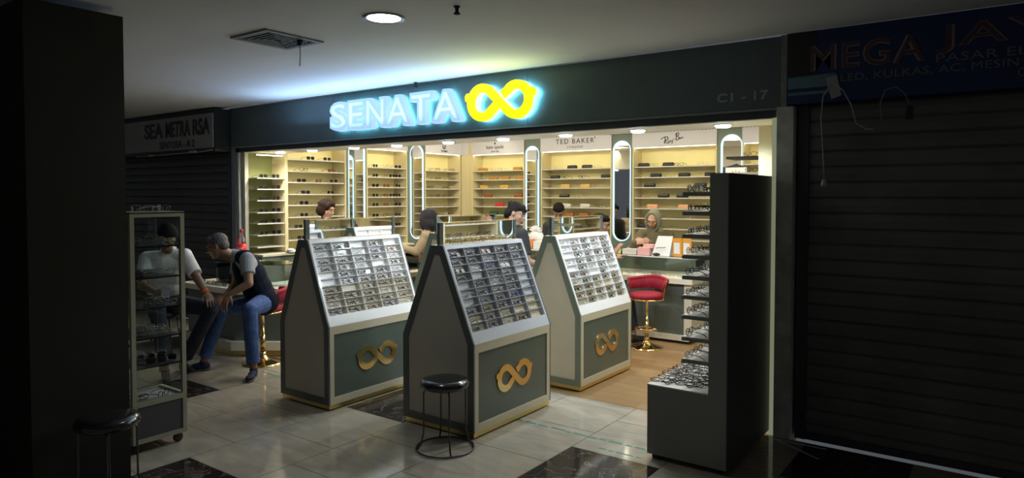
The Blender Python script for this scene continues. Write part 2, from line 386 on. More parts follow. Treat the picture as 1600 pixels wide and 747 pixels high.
b = MB(); b.tube([(-.655, 4.87, 2.17), (-.665, 4.87, 2.28), (-.64, 4.87, 2.36), (-.58, 4.87, 2.375), (-.53, 4.87, 2.33), (-.50, 4.87, 2.25)], .004, 5)
t = b.build('looped_cord', mat('grey_cord', (.22, .22, .21), .6), label='grey cord looping below the navy sign and ending in a black plug', cat='cord')
b = MB(); b.box(-.52, -.485, 4.855, 4.885, 2.17, 2.25); b.build('plug', M['black'], t)
b = MB(); b.tube([(-9.9, 4.66, 2.235), (-9.2, 4.66, 2.235), (-8.9, 4.66, 2.24), (-8.2, 4.66, 2.245), (-8.06, 4.68, 2.26), (-8.0, 4.9, 2.30)], .006, 5); b.box(-8.46, -8.33, 4.64, 4.67, 2.235, 2.265); b.box(-9.5, -9.4, 4.64, 4.67, 2.225, 2.25)
b.build('cable', mat('dull_white_cable', (.34, .35, .34), .6), label='pale cable running under the left box sign', cat='cable')

# ---------------- shop sign
LT = 'SENATA'; x = -5.955
wd = {'S': .285, 'E': .262, 'N': .305, 'A': .36, 'T': .30}
zs = 2.385
for ci, ch in enumerate(LT):
    w = wd[ch]; xx = x
    lab = {0: 'glowing pale blue letter S at the start of the shop sign', 1: 'glowing pale blue letter E of the shop sign', 2: 'glowing pale blue letter N of the shop sign',
           3: 'first glowing letter A, between N and T of the shop sign', 4: 'glowing pale blue letter T of the shop sign', 5: 'last glowing letter A, beside the yellow emblem'}[ci]
    t = empty('sign_letter', (xx + w / 2, 4.94, zs), label=lab, cat='letter', group='raised letters of the lit shop sign')
    put_text('letter_body', ch, w, .315, M['signside'], face_my(-w / 2, -.030, 0), .058, .075, parent=t)
    me = put_text('letter_face', ch, w * .985, .31, M['signw'], face_my(-w / 2 + w * .0075, -.087, .0025), .016, .068, parent=t)
    put_text('letter_outline', ch, w * .80, .25, mat('pale_line', (.5, .8, 1), .4, emit=(.44, .69, .92), es=.95) if ci == 0 else bpy.data.materials['pale_line'], face_my(-w * .40, -.1032, .032), .001, -.005, parent=t)
    put_text('halo_strip', ch, w * .9, .28, M['signback'], face_my(-w * .45, -.024, .018), .004, .03, parent=t)
    x += w + (.006 if ch in 'SE' else -.012)
M['emblemside'] = mat('white_sign_side', (.2, .25, .25), .5, emit=(.66, .95, .90), es=1.0)
t = empty('sign_emblem', (-3.655, 4.94, 2.532), label='glowing yellow double loop emblem on the fascia after the letters', cat='emblem')
def fm(y): return Matrix.Translation((0, y, 0)) @ Matrix(((1, 0, 0, 0), (0, 0, -1, 0), (0, 1, 0, 0), (0, 0, 0, 1)))
emblem_mesh(.77, .058, fm(-.030), M['emblemside'], ribbon=.102).build('emblem_body', None, t)
emblem_mesh(.77, .03, fm(-.087), M['yel'], ribbon=.102).build('emblem_face', None, t)
emblem_mesh(.75, .004, fm(-.024), M['signback'], ribbon=.08).build('halo_strip', None, t)
put_text('unit_number', 'C1 - 17', .365, .066, M['txtgrey'], face_my(-1.735, 4.939, 2.372), .004, .03, 1.05, label='grey unit number C1 - 17 at the right end of the fascia', cat='number')

# ---------------- ceiling fittings of the mall
t = empty('ceiling_downlight', (-3.15, 2.985, 2.8), label='round white downlight glowing in the mall ceiling', cat='light')
b = MB(); b.lathe([(.10, -.004), (.125, -.012), (.13, 0)], 36); b.build('trim_ring', mat('grey_ring', (.3, .31, .33), .4), t)
b = MB(); b.lathe([(.104, -.006), (.104, -.001)], 36); b.build('diffuser', M['led_w'], t)
t = empty('air_vent', (-4.19, 2.955, 2.8), label='square ceiling air vent with a short wire hanging from it', cat='vent')
b = MB()
for (x0, x1, y0, y1) in ((-.21, .21, -.235, -.20), (-.21, .21, .20, .235), (-.21, -.175, -.2, .2), (.175, .21, -.2, .2)): b.box(x0, x1, y0, y1, -.012, 0)
b.build('vent_frame', mat('vent_grey', (.20, .20, .19), .6), t)
b = MB(); b.box(-.175, .175, -.2, .2, -.002, .0); b.build('vent_back', M['black'], t)
b = MB()
for k in range(5):
    q = .165 - k * .033; p0 = (q, q * 1.14)
    for sx, sy in ((1, 0), (-1, 0), (0, 1), (0, -1)):
        if sx: b.box(sx * q - .006, sx * q + .006, -p0[1], p0[1], -.010, -.004)
        else: b.box(-q, q, sy * p0[1] - .006, sy * p0[1] + .006, -.010, -.004)
b.build('vent_louvre', mat('vent_louvre_grey', (.16, .16, .155), .6), t)
b = MB(); b.tube([(.13, .09, -.01), (.13, .09, -.06), (.132, .09, -.12), (.126, .09, -.19)], .003, 5); b.lathe([(.02, -.045), (.024, -.02), (.02, -.008)], 10, mx=Matrix.Translation((.13, .09, 0))); b.build('hanging_wire', M['black'], t)
for (x, y, lb) in ((-2.62, 3.06, 'small black sprinkler head near the downlight'), (-4.70, 4.87, 'small black sprinkler head above the letter T')):
    b = MB(); b.lathe([(.012, -.05), (.022, -.045), (.010, -.03), (.012, -.01), (.022, 0)], 12, mx=Matrix.Translation((x, y, 2.8))); b.build('sprinkler_head', M['black'], label=lb, cat='sprinkler')

# ---------------- soffit downlights
SX = [-7.35, -6.72, -5.98, -5.30, -4.57, -3.88, -3.19, -2.49, -1.78]
for k, x in enumerate(SX):
    t = empty('soffit_downlight', (x, 5.2, 2.24), label='round lit downlight in the shop soffit, %s from the left' % ORD[k], cat='light', group='downlights behind the fascia')
    b = MB(); b.lathe([(.058, -.004), (.07, -.008), (.074, 0)], 20); b.build('trim_ring', M['white'], t)
    b = MB(); b.lathe([(.05, -.022), (.058, -.012), (.058, -.001)], 20); b.build('diffuser', M['led_w'], t)

# ---------------- shelving bays
def bay(name, loc, rz, W, zs, label, header=None, olive=0.0, depth=.28, x0=.0, top=2.40, group='wall display bays'):
    """local x along the wall, y into the wall, shelves between z levels"""
    t = empty(name, loc, rz, label=label, cat='shelving', group=group)
    b = MB(); b.box(.0, W, depth, depth + .02, .0, 2.60)
    b.build('back_panel', M['panel_y'], t)
    if olive: boxo('olive_panel', 0, W, depth - .003, depth, .9, 2.24, M['panel_g'], t)
    for x in ((W - .02,) if olive else (0, W - .02)):
        boxo('side_panel', x, x + .02, 0, depth, .0, 2.60, M['bay_side'], t)
    for z in zs:
        s = boxo('shelf', .027, W - .027, 0.0, depth - .004, z - .010, z, M['shelf_w'], t)
        boxo('shelf_light', .03, W - .03, .010, .018, z - .013, z - .010, M['led_shelf'], s)
    boxo('base_cabinet', 0, W, -.12, depth, 0, .93, M['sage'], t)
    boxo('cabinet_top', 0, W, -.14, depth, .93, .955, M['cream'], t)
    if header is not None:
        h = boxo('header_panel', 0, W, -.012, .012, 2.385, 2.605, M['header'], t)
    boxo('header_light', .02, W - .02, .014, .04, 2.378, 2.386, M['led_warm'], t)
    return t
M['led_shelf'] = mat('shelf_led', (1, 1, 1), .5, emit=(1.0, .9, .7), es=.9)
ZB = [1.075, 1.225, 1.372, 1.512, 1.665, 1.815, 1.96, 2.112]
Z1 = [1.045, 1.195, 1.343, 1.483, 1.636, 1.78, 1.92]
Z2 = [1.11, 1.26, 1.412, 1.57, 1.716, 1.873, 2.02, 2.178]
Z3 = [1.075, 1.225, 1.376, 1.535, 1.676, 1.822, 1.973, 2.117]
Z4 = [1.075, 1.222, 1.369, 1.514, 1.668, 1.809, 1.955, 2.105]
LX = -7.62; BY = 9.095
BAYS = {
 'A': (Vector((LX, 5.03, 0)), R(90), .452, Z1), 'B': (Vector((LX, 5.485, 0)), R(90), .99, Z2), 'C': (Vector((LX, 6.86, 0)), R(90), .84, Z3), 'D': (Vector((LX, 8.10, 0)), R(90), .89, Z4),
 'E': (Vector((-7.46, BY, 0)), 0, 1.10, ZB), 'F': (Vector((-6.04, BY, 0)), 0, 1.263, ZB), 'G': (Vector((-4.44, BY, 0)), 0, 1.25, ZB), 'H': (Vector((-2.85, BY, 0)), 0, .62, ZB)}
BAYS['I'] = (Vector((-1.62, 6.56, 0)), R(-90), .98, ZB); BAYS['J'] = (Vector((-1.62, 7.86, 0)), R(-90), .94, ZB); BAYS['K'] = (Vector((-1.62, 9.05, 0)), R(-90), .84, ZB)
BN = {'I': 'right wall bay nearest the front', 'J': 'middle bay of the right wall', 'K': 'rear bay of the right wall','A': 'olive bay by left jamb', 'B': 'bay left of first mirror', 'C': 'bay between left wall mirrors', 'D': 'bay before the corner',
      'E': 'kate spade bay', 'F': 'Ted Baker bay', 'G': 'Ray-Ban bay', 'H': 'bay at far right'}
for k, (l, r, w, z) in BAYS.items():
    lb = {'A': 'narrow olive backed shelving bay of sunglasses next to the left jamb', 'B': 'wide yellow shelving bay of sunglasses left of the first lit mirror',
          'C': 'yellow sunglasses shelving bay between the two left wall mirrors', 'D': 'yellow shelving bay just left of the room corner',
          'E': 'shelving bay under the white kate spade header', 'F': 'shelving bay under the white TED BAKER header',
          'G': 'shelving bay under the white Ray-Ban header', 'H': 'narrow shelving bay with blank white header at far right', 'I': 'shelving bay on the right wall nearest the shop front', 'J': 'middle shelving bay on the right wall', 'K': 'rear shelving bay on the right wall'}[k]
    t = bay('display_bay', l, r, w, z, lb, header=True, olive=(k == 'A'))
    if k == 'A': boxo('strip_light', .03, .40, .0, .02, 2.20, 2.212, M['led_warm'], t)
    if k == 'E':
        put_text('brand_lettering', 'kate spade', .36, .08, M['txt'], face_my(.33, -.0125, .0 + 2.455), .003, .0, 1.0, parent=t)
        put_text('brand_lettering', 'NEW YORK', .17, .025, M['txt'], face_my(.425, -.0125, 2.415), .003, 0, 1.1, parent=t)
        b = MB(); mx = face_my(.51, -.0125, 2.563)
        b.prism([mx @ Vector(p) for p in [(0, .026, 0), (.010, .010, 0), (.018, -.002, 0), (.012, -.014, 0), (.003, -.010, 0), (.006, -.024, 0), (-.006, -.024, 0), (-.003, -.010, 0), (-.012, -.014, 0), (-.018, -.002, 0), (-.010, .010, 0)]], (0, -.003, 0)); b.build('spade_mark', M['txt'], t)
    if k == 'F':
        put_text('brand_lettering', 'TED BAKER', .68, .075, M['txt'], face_my(.29, -.0125, 2.495), .003, .0, 1.28, parent=t)
        put_text('brand_lettering', 'LONDON', .27, .032, M['txt'], face_my(.50, -.0125, 2.425), .003, .0, 1.4, parent=t)
        b = MB(); b.lathe([(.010, 0), (.010, .003)], 12, M['txt'], mx=face_my(.985, -.0125, 2.572)); b.build('registered_mark', None, t)
    if k == 'G':
        c = MB()
        def st(pts, r=.0045): c.tube([face_my(.45, -.014, 2.405) @ Vector((p[0], p[1], 0)) for p in pts], r, 5, M['txt'])
        st([(.0, .085), (.03, .105), (.07, .118), (.10, .112), (.105, .09), (.085, .07), (.055, .06)], .006)
        st([(.062, .112), (.06, .08), (.055, .04), (.055, .018)], .006); st([(.055, .06), (.075, .04), (.10, .02), (.12, .02)], .005)
        st([(.03, .045), (.055, .048)], .003)
        st([(.125, .06), (.108, .055), (.10, .04), (.112, .034), (.125, .05), (.127, .036), (.14, .042)])
        st([(.14, .065), (.145, .045), (.16, .05), (.17, .07), (.168, .04), (.16, .012)])
        st([(.185, .075), (.20, .08)], .005)
        st([(.235, .165), (.225, .12), (.225, .06)], .006); st([(.215, .135), (.235, .165), (.262, .165), (.262, .14), (.235, .115)], .005)
        st([(.235, .115), (.262, .11), (.262, .08), (.24, .062), (.225, .06)], .005)
        st([(.285, .095), (.27, .09), (.27, .075), (.285, .08), (.288, .095), (.29, .078), (.30, .085)])
        st([(.30, .082), (.305, .10), (.318, .104), (.322, .088), (.33, .092)])
        c.build('brand_lettering', None, t)
    if k == 'D':
        me = put_text('brand_lettering', 'THOMAS', .16, .032, M['txt'], Matrix(((1, 0, 0, .37), (0, 0, -1, -.0125), (0, 1, 0, 2.415), (0, 0, 0, 1))), .003, .02, parent=t)
        b = MB(); mxx = Matrix(((1, 0, 0, .45), (0, 0, -1, -.014), (0, 1, 0, 2.51), (0, 0, 0, 1)))
        b.tube([mxx @ Vector((.036 * math.cos(R(a)), .036 * math.sin(R(a)), 0)) for a in range(130, 411, 20)], [.004 + .006 * math.sin(PI * i / 14) for i in range(15)], 5)
        b.tube([mxx @ Vector(p) for p in ((-.008, .016, 0), (-.008, -.012, 0), (.008, -.012, 0), (.008, .016, 0))], .004, 5); b.build('crest_mark', M['txt'], t)
# dark comb-like trim along the ceiling edge
b = MB()
for k in range(46): b.box(-4.8 + k * .05, -4.775 + k * .05, 9.06, 9.075, 2.592, 2.606)
b.build('trim_5', M['soft_black'], kind='structure')

# ---------------- mirror pilasters
def mirror_pier(loc, rz, W, mx0, mx1, z0, z1, label, lid):
    t = empty('arched_mirror', loc, rz, label=label, cat='mirror', group='arched lit mirrors between the bays')
    boxo('pier_panel', 0.0, W, 0.0, .28, 0, 2.605, M['sage'], t)
    r = (mx1 - mx0) / 2; cx = (mx0 + mx1) / 2
    def loop(rr, y, dx=0):
        pts = []
        for k in range(17): a = PI * k / 16; pts.append((cx + dx + rr * math.cos(a), y, z1 - r + rr * math.sin(a)))
        for k in range(17): a = PI + PI * k / 16; pts.append((cx + dx + rr * math.cos(a), y, z0 + r + rr * math.sin(a)))
        return pts
    b = MB(); b.prism(loop(r - .004, -.012), (0, .008, 0)); b.build('mirror_glass', M['mirror'], t)
    # flat glowing border around the glass
    b = MB(); A = loop(r, -.016); B_ = loop(r - .020, -.016, -.013 if rz > 1 else (.009 if abs(rz) < .1 else 0)); n = len(A)
    vs = [Vector(p) for p in A + B_] + [Vector(p) + Vector((0, .014, 0)) for p in A + B_]
    fs = []
    for i in range(n):
        j = (i + 1) % n; fs += [(i, j, n + j, n + i), (2 * n + i, 3 * n + i, 3 * n + j, 2 * n + j), (i, 2 * n + i, 2 * n + j, j), (n + i, n + j, 3 * n + j, 3 * n + i)]
    b.faces(vs, fs); b.build('led_border', M['led'], t)
    return t
mirror_pier((LX, 6.48, 0), R(90), .375, .035, .34, 1.0, 2.50, 'arched lit mirror nearest the shop front on the left wall', 0)
mirror_pier((LX, 7.705, 0), R(90), .39, .05, .35, 1.0, 2.50, 'arched lit mirror on the left wall closer to the corner', 1)
mirror_pier((-6.355, BY, 0), 0, .31, .025, .285, 1.02, 2.49, 'arched lit mirror between kate spade and TED BAKER bays', 2)
mirror_pier((-4.772, BY, 0), 0, .328, .02, .31, 1.02, 2.50, 'arched lit mirror between TED BAKER and Ray-Ban bays', 3)
mirror_pier((-3.185, BY, 0), 0, .33, .05, .335, 1.02, 2.51, 'arched lit mirror right of the Ray-Ban bay', 4)
mirror_pier((-1.62, 6.90, 0), R(-90), .33, .03, .30, 1.18, 2.5, 'arched lit mirror on the right wall nearer the front', 5)
mirror_pier((-1.62, 8.20, 0), R(-90), .33, .03, .30, 1.18, 2.5, 'arched lit mirror on the right wall nearer the rear', 6)
b = MB(); b.box(-7.62, -7.46, 9.0, 9.35, 0, 2.605); b.build('wall_corner', M['bay_side'], kind='structure')
boxo('wall_corner_header', -7.62, -7.46, 8.985, 9.0, 2.385, 2.605, M['header'], kind='structure')

# ---------------- kiosks
KW, KD = .68, .98
def kiosk(cx, y0, label, w=KW, d=KD, gm=M['kgable'], bmt=M['kborder'], tm=M['tray']):
    t = empty('display_kiosk', (cx, y0 + d / 2, 0), label=label, cat='kiosk', group='gabled eyewear kiosks'); h = w / 2; D = d / 2
    zp, zs_, zt, tp = .045, .665, 1.34, .06
    prof = [(-h, zp), (h, zp), (h, zs_), (tp, zt), (-tp, zt), (-h, zs_)]
    b = MB()
    ix = h - .022
    b.prism([(-ix, -D + .012, zp), (ix, -D + .012, zp), (ix, -D + .012, zs_ - .03), (tp - .02, -D + .012, zt - .075), (-tp + .02, -D + .012, zt - .075), (-ix, -D + .012, zs_ - .03)], (0, d - .024, 0)); b.build('body', M['kcream'], t)
    for s in (-1, 1):   # gable border band and its inner panel
        y = s * D; bw = .055
        inn = [(-h + bw, zp + bw), (h - bw, zp + bw), (h - bw, zs_ - .012), (tp - .045 + .01, zt - .062), (-tp + .045 - .01, zt - .062), (-h + bw, zs_ - .012)]
        n = 6; b = MB(); ya, yb = (y, y + .014) if s < 0 else (y - .014, y)
        vs = [(p[0], yy, p[1]) for yy in (ya, yb) for p in prof + inn]; fs = []
        for i in range(n):
            j = (i + 1) % n; fs += [(i, j, n + j, n + i), (2 * n + i, 3 * n + i, 3 * n + j, 2 * n + j), (i, 2 * n + i, 2 * n + j, j), (n + i, n + j, 3 * n + j, 3 * n + i)]
        b.faces(vs, fs); b.build('gable_border', bmt, t)
        b = MB(); yy = y + .005 if s < 0 else y - .009
        b.prism([(p[0], yy, p[1]) for p in inn], (0, .004, 0)); b.build('gable_panel', gm, t)
    for s in (-1, 1):
        # lower front: cream frame with green panel and gold emblem
        b = MB(); xa, xb = sorted((s * (h - .022), s * h)); yi = D - .014
        for (y_0, y_1, z0, z1) in ((-yi, yi, .565 + .035, zs_), (-yi, yi, zp, zp + .055), (-yi, -yi + .04, zp + .055, .6), (yi - .04, yi, zp + .055, .6)): b.box(xa, xb, y_0, y_1, z0, z1)
        b.build('front_frame', M['kcream'], t)
        xa, xb = sorted((s * (h - .03), s * (h - .008))); boxo('front_panel', xa, xb, -yi + .04, yi - .04, zp + .055, .6, M['kgreen'], t)
        if s > 0:
            e = emblem_mesh(.46, .008, Matrix(((0, 0, 1, h - .008), (1, 0, 0, 0), (0, 1, 0, .355), (0, 0, 0, 1))), M['gold'], ribbon=.11)
            e.build('emblem', None, t, label='polished gold double loop emblem')
        # sloping tray with pigeonholes
        sl = Vector((tp - h, 0, zt - zs_)); L = sl.length; sd = sl.normalized(); nd = Vector((sd.z, 0, -sd.x))
        mx = Matrix(((nd.x * s, 0, sd.x * s, h * s), (0, 1, 0, 0), (nd.z, 0, sd.z, zs_), (0, 0, 0, 1)))   # local: x out of slope, y along, z up slope
        b = MB(); yi = D - .014
        b.box(-.043, -.038, -yi, yi, .075, L - .02, None, mx)
        b.box(-.055, 0, -yi, yi, .0, .085, None, mx); b.box(-.055, 0, -yi, yi, L - .03, L, None, mx)
        b.box(-.055, 0, -yi, -yi + .018, .085, L - .03, None, mx); b.box(-.055, 0, yi - .018, yi, .085, L - .03, None, mx)
        b.build('tray_frame', tm, t)
        b = MB(); cw = (2 * yi - .036) / 5; rh = (L - .115) / 10
        for k in range(1, 5): b.box(-.038, -.004, -yi + .018 + k * cw - .0015, -yi + .018 + k * cw + .0015, .085, L - .03, None, mx)
        for k in range(1, 10): b.box(-.038, -.005, -yi + .018, yi - .018, .085 + k * rh - .0012, .085 + k * rh + .0012, None, mx)
        b.build('tray_divider', tm, t)
    boxo('ridge_top', -tp, tp, -D + .014, D - .014, zt - .03, zt, M['kcream'], t)
    b = MB(); b.box(-h + .012, h - .006, -D + .01, D - .01, .012, zp); b.build('gold_plinth', M['goldtrim'], t)
    b = MB(); b.box(-h + .06, h - .06, -D + .06, D - .06, 0, .012); b.build('foot', M['black'], t)
    m = boxo('mirror', -.006, .006, -D + .05, D - .03, zt + .004, zt + .155, M['mirror'], t)
    boxo('mirror_post', -.012, .012, -D + .02, -D + .06, zt, zt + .162, M['kborder'], t); boxo('mirror_post', -.012, .012, D - .05, D - .02, zt, zt + .162, M['kborder'], t)
    b = MB(); b.box(-.010, .010, -D + .06, D - .05, zt + .155, zt + .162); b.build('mirror_rim', M['goldtrim'], t)
    return (t, cx, y0 + d / 2, w, d, zs_, zt, tp, L, cw, rh, yi)
KC = kiosk(-3.305, 3.63, 'front centre gabled kiosk of eyeglasses with the black round stool beside it', tm=mat('white_tray_shaded', (.56, .57, .60), .3, coat=.3))  # tray colour greyed to paint in the dimmer light on this kiosk
KL = kiosk(-4.59, 3.45, 'leftmost gabled kiosk of eyeglasses next to the seated men', w=.62, d=1.03)
KR = kiosk(-3.27, 5.06, 'gabled kiosk of eyeglasses on the right, by the red bar stool', w=.64, gm=M['kgable_lit'], bmt=M['kborder_lit'])
K4 = kiosk(-4.40, 4.80, 'half hidden gabled kiosk behind the front centre one', gm=M['kgable_lit'], bmt=M['kborder_lit'])

# ---------------- counters
def counter_r():
    t = empty('glass_counter', (-4.9, 7.7, 0), label='long back counter with glass case, behind the red bar stool', cat='counter')
    def q(n, x0, x1, y0, y1, z0, z1, m): return boxo(n, x0 + 4.9, x1 + 4.9, y0 - 7.7, y1 - 7.7, z0, z1, m, t)
    q('base', -6.3, -2.96, 7.42, 7.95, .10, .69, M['counter_g'])
    q('plinth', -6.3, -2.90, 7.40, 7.95, .035, .10, M['cream']); q('kick', -6.28, -2.94, 7.44, 7.93, 0, .035, M['black'])
    q('end_panel', -2.96, -2.87, 7.40, 7.95, .10, .69, M['cream'])
    q('ledge', -6.3, -2.85, 7.36, 8.0, .69, .75, M['cream'])
    q('case_floor', -6.3, -2.9, 7.6, 8.0, .752, .757, M['cream'])
    q('front_glass', -6.3, -2.9, 7.60, 7.606, .757, .955, M['glass']); q('end_glass', -2.906, -2.90, 7.606, 7.95, .757, .955, M['glass']); q('divider_glass', -4.3, -4.294, 7.606, 7.9, .757, .955, M['glass'])
    q('counter_top', -6.3, -2.88, 7.58, 8.05, .955, .972, glass_mat('thick_top_glass', (.93, .97, .95), .10)); q('top_edge', -6.3, -2.88, 7.572, 7.58, .958, .970, M['white'])
    q('back_board', -6.3, -2.9, 7.99, 8.0, .757, .955, M['sage'])
counter_r()
def counter_l():
    t = empty('glass_counter', (-6.6, 5.3, 0), label='angled glass counter behind the man in the vest', cat='counter')
    def poly(n, P, z0, z1, m): b = MB(); b.prism([(p[0] + 6.6, p[1] - 5.3, z0) for p in P], (0, 0, z1 - z0)); return b.build(n, m, t)
    O = [(-7.55, 4.02), (-6.56, 4.02), (-6.10, 4.36), (-6.10, 6.7), (-6.65, 6.7), (-6.65, 4.62), (-7.55, 4.62)]
    I = [(-7.5, 4.08), (-6.59, 4.08), (-6.16, 4.39), (-6.16, 6.65), (-6.62, 6.65), (-6.62, 4.58), (-7.5, 4.58)]
    poly('base', I, .16, .66, M['counter_g']); poly('plinth', [(p[0] * 1, p[1]) for p in O], .07, .16, M['cream']); poly('gold_kick', I, 0.0, .07, M['goldtrim'])
    poly('ledge', O, .66, .72, M['cream'])
    C = [(-7.2, 4.24), (-6.66, 4.24), (-6.3, 4.5), (-6.3, 6.6)]
    for a, c in zip(C[:-1], C[1:]):
        a_, c_ = Vector((a[0] + 6.6, a[1] - 5.3, .722)), Vector((c[0] + 6.6, c[1] - 5.3, .722)); b = MB(); n_ = (c_ - a_).normalized().cross(Vector((0, 0, 1))) * -.006
        b.prism([a_, c_, c_ + n_, a_ + n_], (0, 0, .225)); b.build('front_glass', M['glass'], t)
    b = MB(); b.box(-.6, -.594, -1.06, -.7, .722, .947); b.build('end_glass', M['glass'], t)
    T = [(-7.22, 4.22), (-6.65, 4.22), (-6.27, 4.48), (-6.27, 6.65), (-6.65, 6.65), (-6.65, 4.62), (-7.22, 4.62)]
    poly('glass_top', T, .947, .955, glass_mat('counter_top_glass', (.85, .92, .88), .12))
    poly('case_floor', [(-7.18, 4.27), (-6.67, 4.27), (-6.33, 4.52), (-6.33, 6.6), (-6.62, 6.6), (-6.62, 4.58), (-7.18, 4.58)], .7225, .728, M['white'])
counter_l()

# ---------------- bar stools with velvet seats
def bar_stool(loc, rz, label, seat_z=.58, w0=-5, w1=185):
    t = empty('bar_stool', loc, rz, label=label, cat='stool', group='red velvet bar stools')
    b = MB(); b.lathe([(.205, 0), (.205, .008), (.17, .018), (.10, .034), (.05, .06), (.032, .095), (.03, .12)], 40); b.build('base', M['gold'], t)
    b = MB(); b.lathe([(.026, .10), (.026, .30), (.018, .302), (.018, seat_z - .05), (.05, seat_z - .035)], 24); b.build('column', M['gold'], t)
    b = MB(); b.tube([(.155 * math.cos(R(a)), .02 - .155 * math.sin(R(a)) * 1.0, .22) for a in range(20, 161, 14)], .009, 8); b.tube([(.1457, -.033, .22), (.02, 0, .235)], .008, 8); b.tube([(-.1457, -.033, .22), (-.02, 0, .235)], .008, 8); b.build('footrest', M['gold'], t)
    b = MB(); b.lathe([(.14, seat_z - .045), (.20, seat_z - .04), (.215, seat_z - .035), (.215, seat_z - .025), (.2, seat_z - .02)], 36); b.build('seat_ring', M['gold'], t)
    b = MB(); b.lathe([(.17, seat_z - .022), (.205, seat_z - .015), (.212, seat_z + .01), (.20, seat_z + .03), (.15, seat_z + .042), (.05, seat_z + .046)], 36); b.build('seat', M['redvel'], t)
    # fluted curved back, open at the front (-y); back is +y
    b = MB(); n = 29
    for i in range(n):
        a = R(w0 + (w1 - w0) * i / (n - 1)); r = .205 + .012; p0 = Vector((r * .96 * math.cos(a), r * .96 * math.sin(a), seat_z + .065)); p1 = Vector((r * 1.12 * math.cos(a), r * 1.12 * math.sin(a), seat_z + .205 - .03 * abs(math.cos(a)) ))
        b.tube([p0, (p0 + p1) / 2, p1], [.012, .015, .015], 6)
    b.tube([Vector(((.217 * 1.13) * math.cos(R(a)), (.217 * 1.13) * math.sin(R(a)), seat_z + .20 - .03 * abs(math.cos(R(a))))) for a in range(w0, w1 + 5, 10)], .022, 8)
    b.build('backrest', M['redvel'], t)
    b = MB()
    for a in (w0, 50, 90, 130, w1):
        a = R(a); b.tube([(.214 * math.cos(a), .214 * math.sin(a), seat_z - .03), (.238 * math.cos(a), .238 * math.sin(a), seat_z + .10), (.262 * math.cos(a), .262 * math.sin(a), seat_z + .18)], .005, 6)
    b.build('back_rod', M['gold'], t)
    return t
_s = bar_stool((-3.23, 7.0, 0), R(2), 'red velvet bar stool with gold column in front of the back counter'); _s.scale = (.9, .9, 1)
bar_stool((-6.07, 4.07, 0), R(-54), 'red velvet bar stool under the man in the dark vest', .56, 25, 155)

# ---------------- black round stools
def round_stool(loc, label, rz=0):
    t = empty('round_stool', loc, rz, label=label, cat='stool', group='black round stools')
    b = MB(); b.lathe([(.05, .412), (.145, .415), (.163, .43), (.165, .445), (.152, .468), (.11, .478), (.02, .480)], 36); b.build('seat', M['vinyl'], t)
    for k in range(4):
        a = R(45 + 90 * k); c, s_ = math.cos(a), math.sin(a)
        b = MB(); b.tube([(.05 * c, .05 * s_, .410), (.132 * c, .132 * s_, .408), (.142 * c, .142 * s_, .39), (.144 * c, .144 * s_, .12), (.165 * c, .165 * s_, .04), (.190 * c, .190 * s_, .012)], .006, 8); b.build('leg', M['steel'], t)
    b = MB(); b.tube([(.193 * math.cos(R(a)), .193 * math.sin(R(a)), .010) for a in range(0, 360, 10)], .006, 8, closed=True); b.build('ring', M['steel'], t)
round_stool((-3.03, 3.405, 0), 'black vinyl round stool with thin legs before the front centre kiosk', R(8))
round_stool((-4.03, 1.72, 0), 'black vinyl round stool in shadow beside the dark column', R(20))

# ---------------- tall charcoal display at the right
t = empty('tall_display', (-1.60, 4.5, 0), label='tall charcoal open display of eyeglasses at the right of the entrance', cat='display')
boxo('side_panel', .14, .25, -.455, .45, .035, 1.833, M['cabtall'], t)
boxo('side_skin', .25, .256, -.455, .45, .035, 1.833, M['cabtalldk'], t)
boxo('base', -.26, .14, -.455, .25, .035, .478, M['cabtall'], t)
boxo('base_top', -.262, .14, -.457, .25, .478, .486, mat('cream_board', (.62, .58, .50), .5), t)
for zz, yy in ((.0, -.42), (.0, .36)):
    b = MB(); b.box(.15, .22, yy, yy + .07, 0, .035); b.box(-.24, -.17, yy if yy < 0 else .15, (yy if yy < 0 else .15) + .07, 0, .035); b.build('foot', M['black'], t)
TZ = [.665, .805, .942, 1.068, 1.192, 1.322, 1.452, 1.595, 1.716]
for z in TZ:
    s = boxo('shelf', -.055, .14, -.40, .44, z - .022, z, M['cabtall'], t)
    boxo('shelf_liner', -.05, .138, -.395, .43, z, z + .003, bpy.data.materials['cream_board'] if z < 1.2 else M['cabtall'], s)
TALL = t

# ---------------- rolling glass cabinet at the left
t = empty('glass_cabinet', (-4.73, 2.28, 0), label='narrow rolling glass cabinet of eyeglasses beside the dark column', cat='cabinet')
w2, d2 = .17, .18; xs = (-w2, w2); ys = (-d2, d2)
for sx in (-1, 1):
    for sy in (-1, 1):
        b = MB(); b.box(*sorted((sx * w2, sx * (w2 - .028))), *sorted((sy * d2, sy * (d2 - .028))), .07, 1.585 if sx > 0 else .345); b.build('corner_post', M['cabframe'], t)
        b = MB(); cx, cy = sx * (w2 - .05), sy * (d2 - .04); b.lathe([(.028, -.012), (.033, -.008), (.033, .008), (.028, .012)], 18, mx=Matrix.Translation((cx, cy, .033)) @ Euler((0, R(90), 0)).to_matrix().to_4x4()); b.box(cx - .018, cx + .018, cy - .012, cy + .012, .045, .07); b.build('caster', mat('caster_rubber', (.05, .015, .012), .5) if not bpy.data.materials.get('caster_rubber') else bpy.data.materials['caster_rubber'], t)
for z0, z1 in ((.07, .10), (.31, .345), (1.555, 1.585)):
    b = MB()
    for sx in (-1, 1):
        if not (z0 > 1 and sx < 0): b.box(*sorted((sx * w2, sx * (w2 - .024))), -d2 + .028, d2 - .028, z0, z1)
    for sy in (-1, 1): b.box(-w2 + .028, w2 - .028, *sorted((sy * d2, sy * (d2 - .024))), z0, z1)
    b.build('rail', M['cabframe'], t)
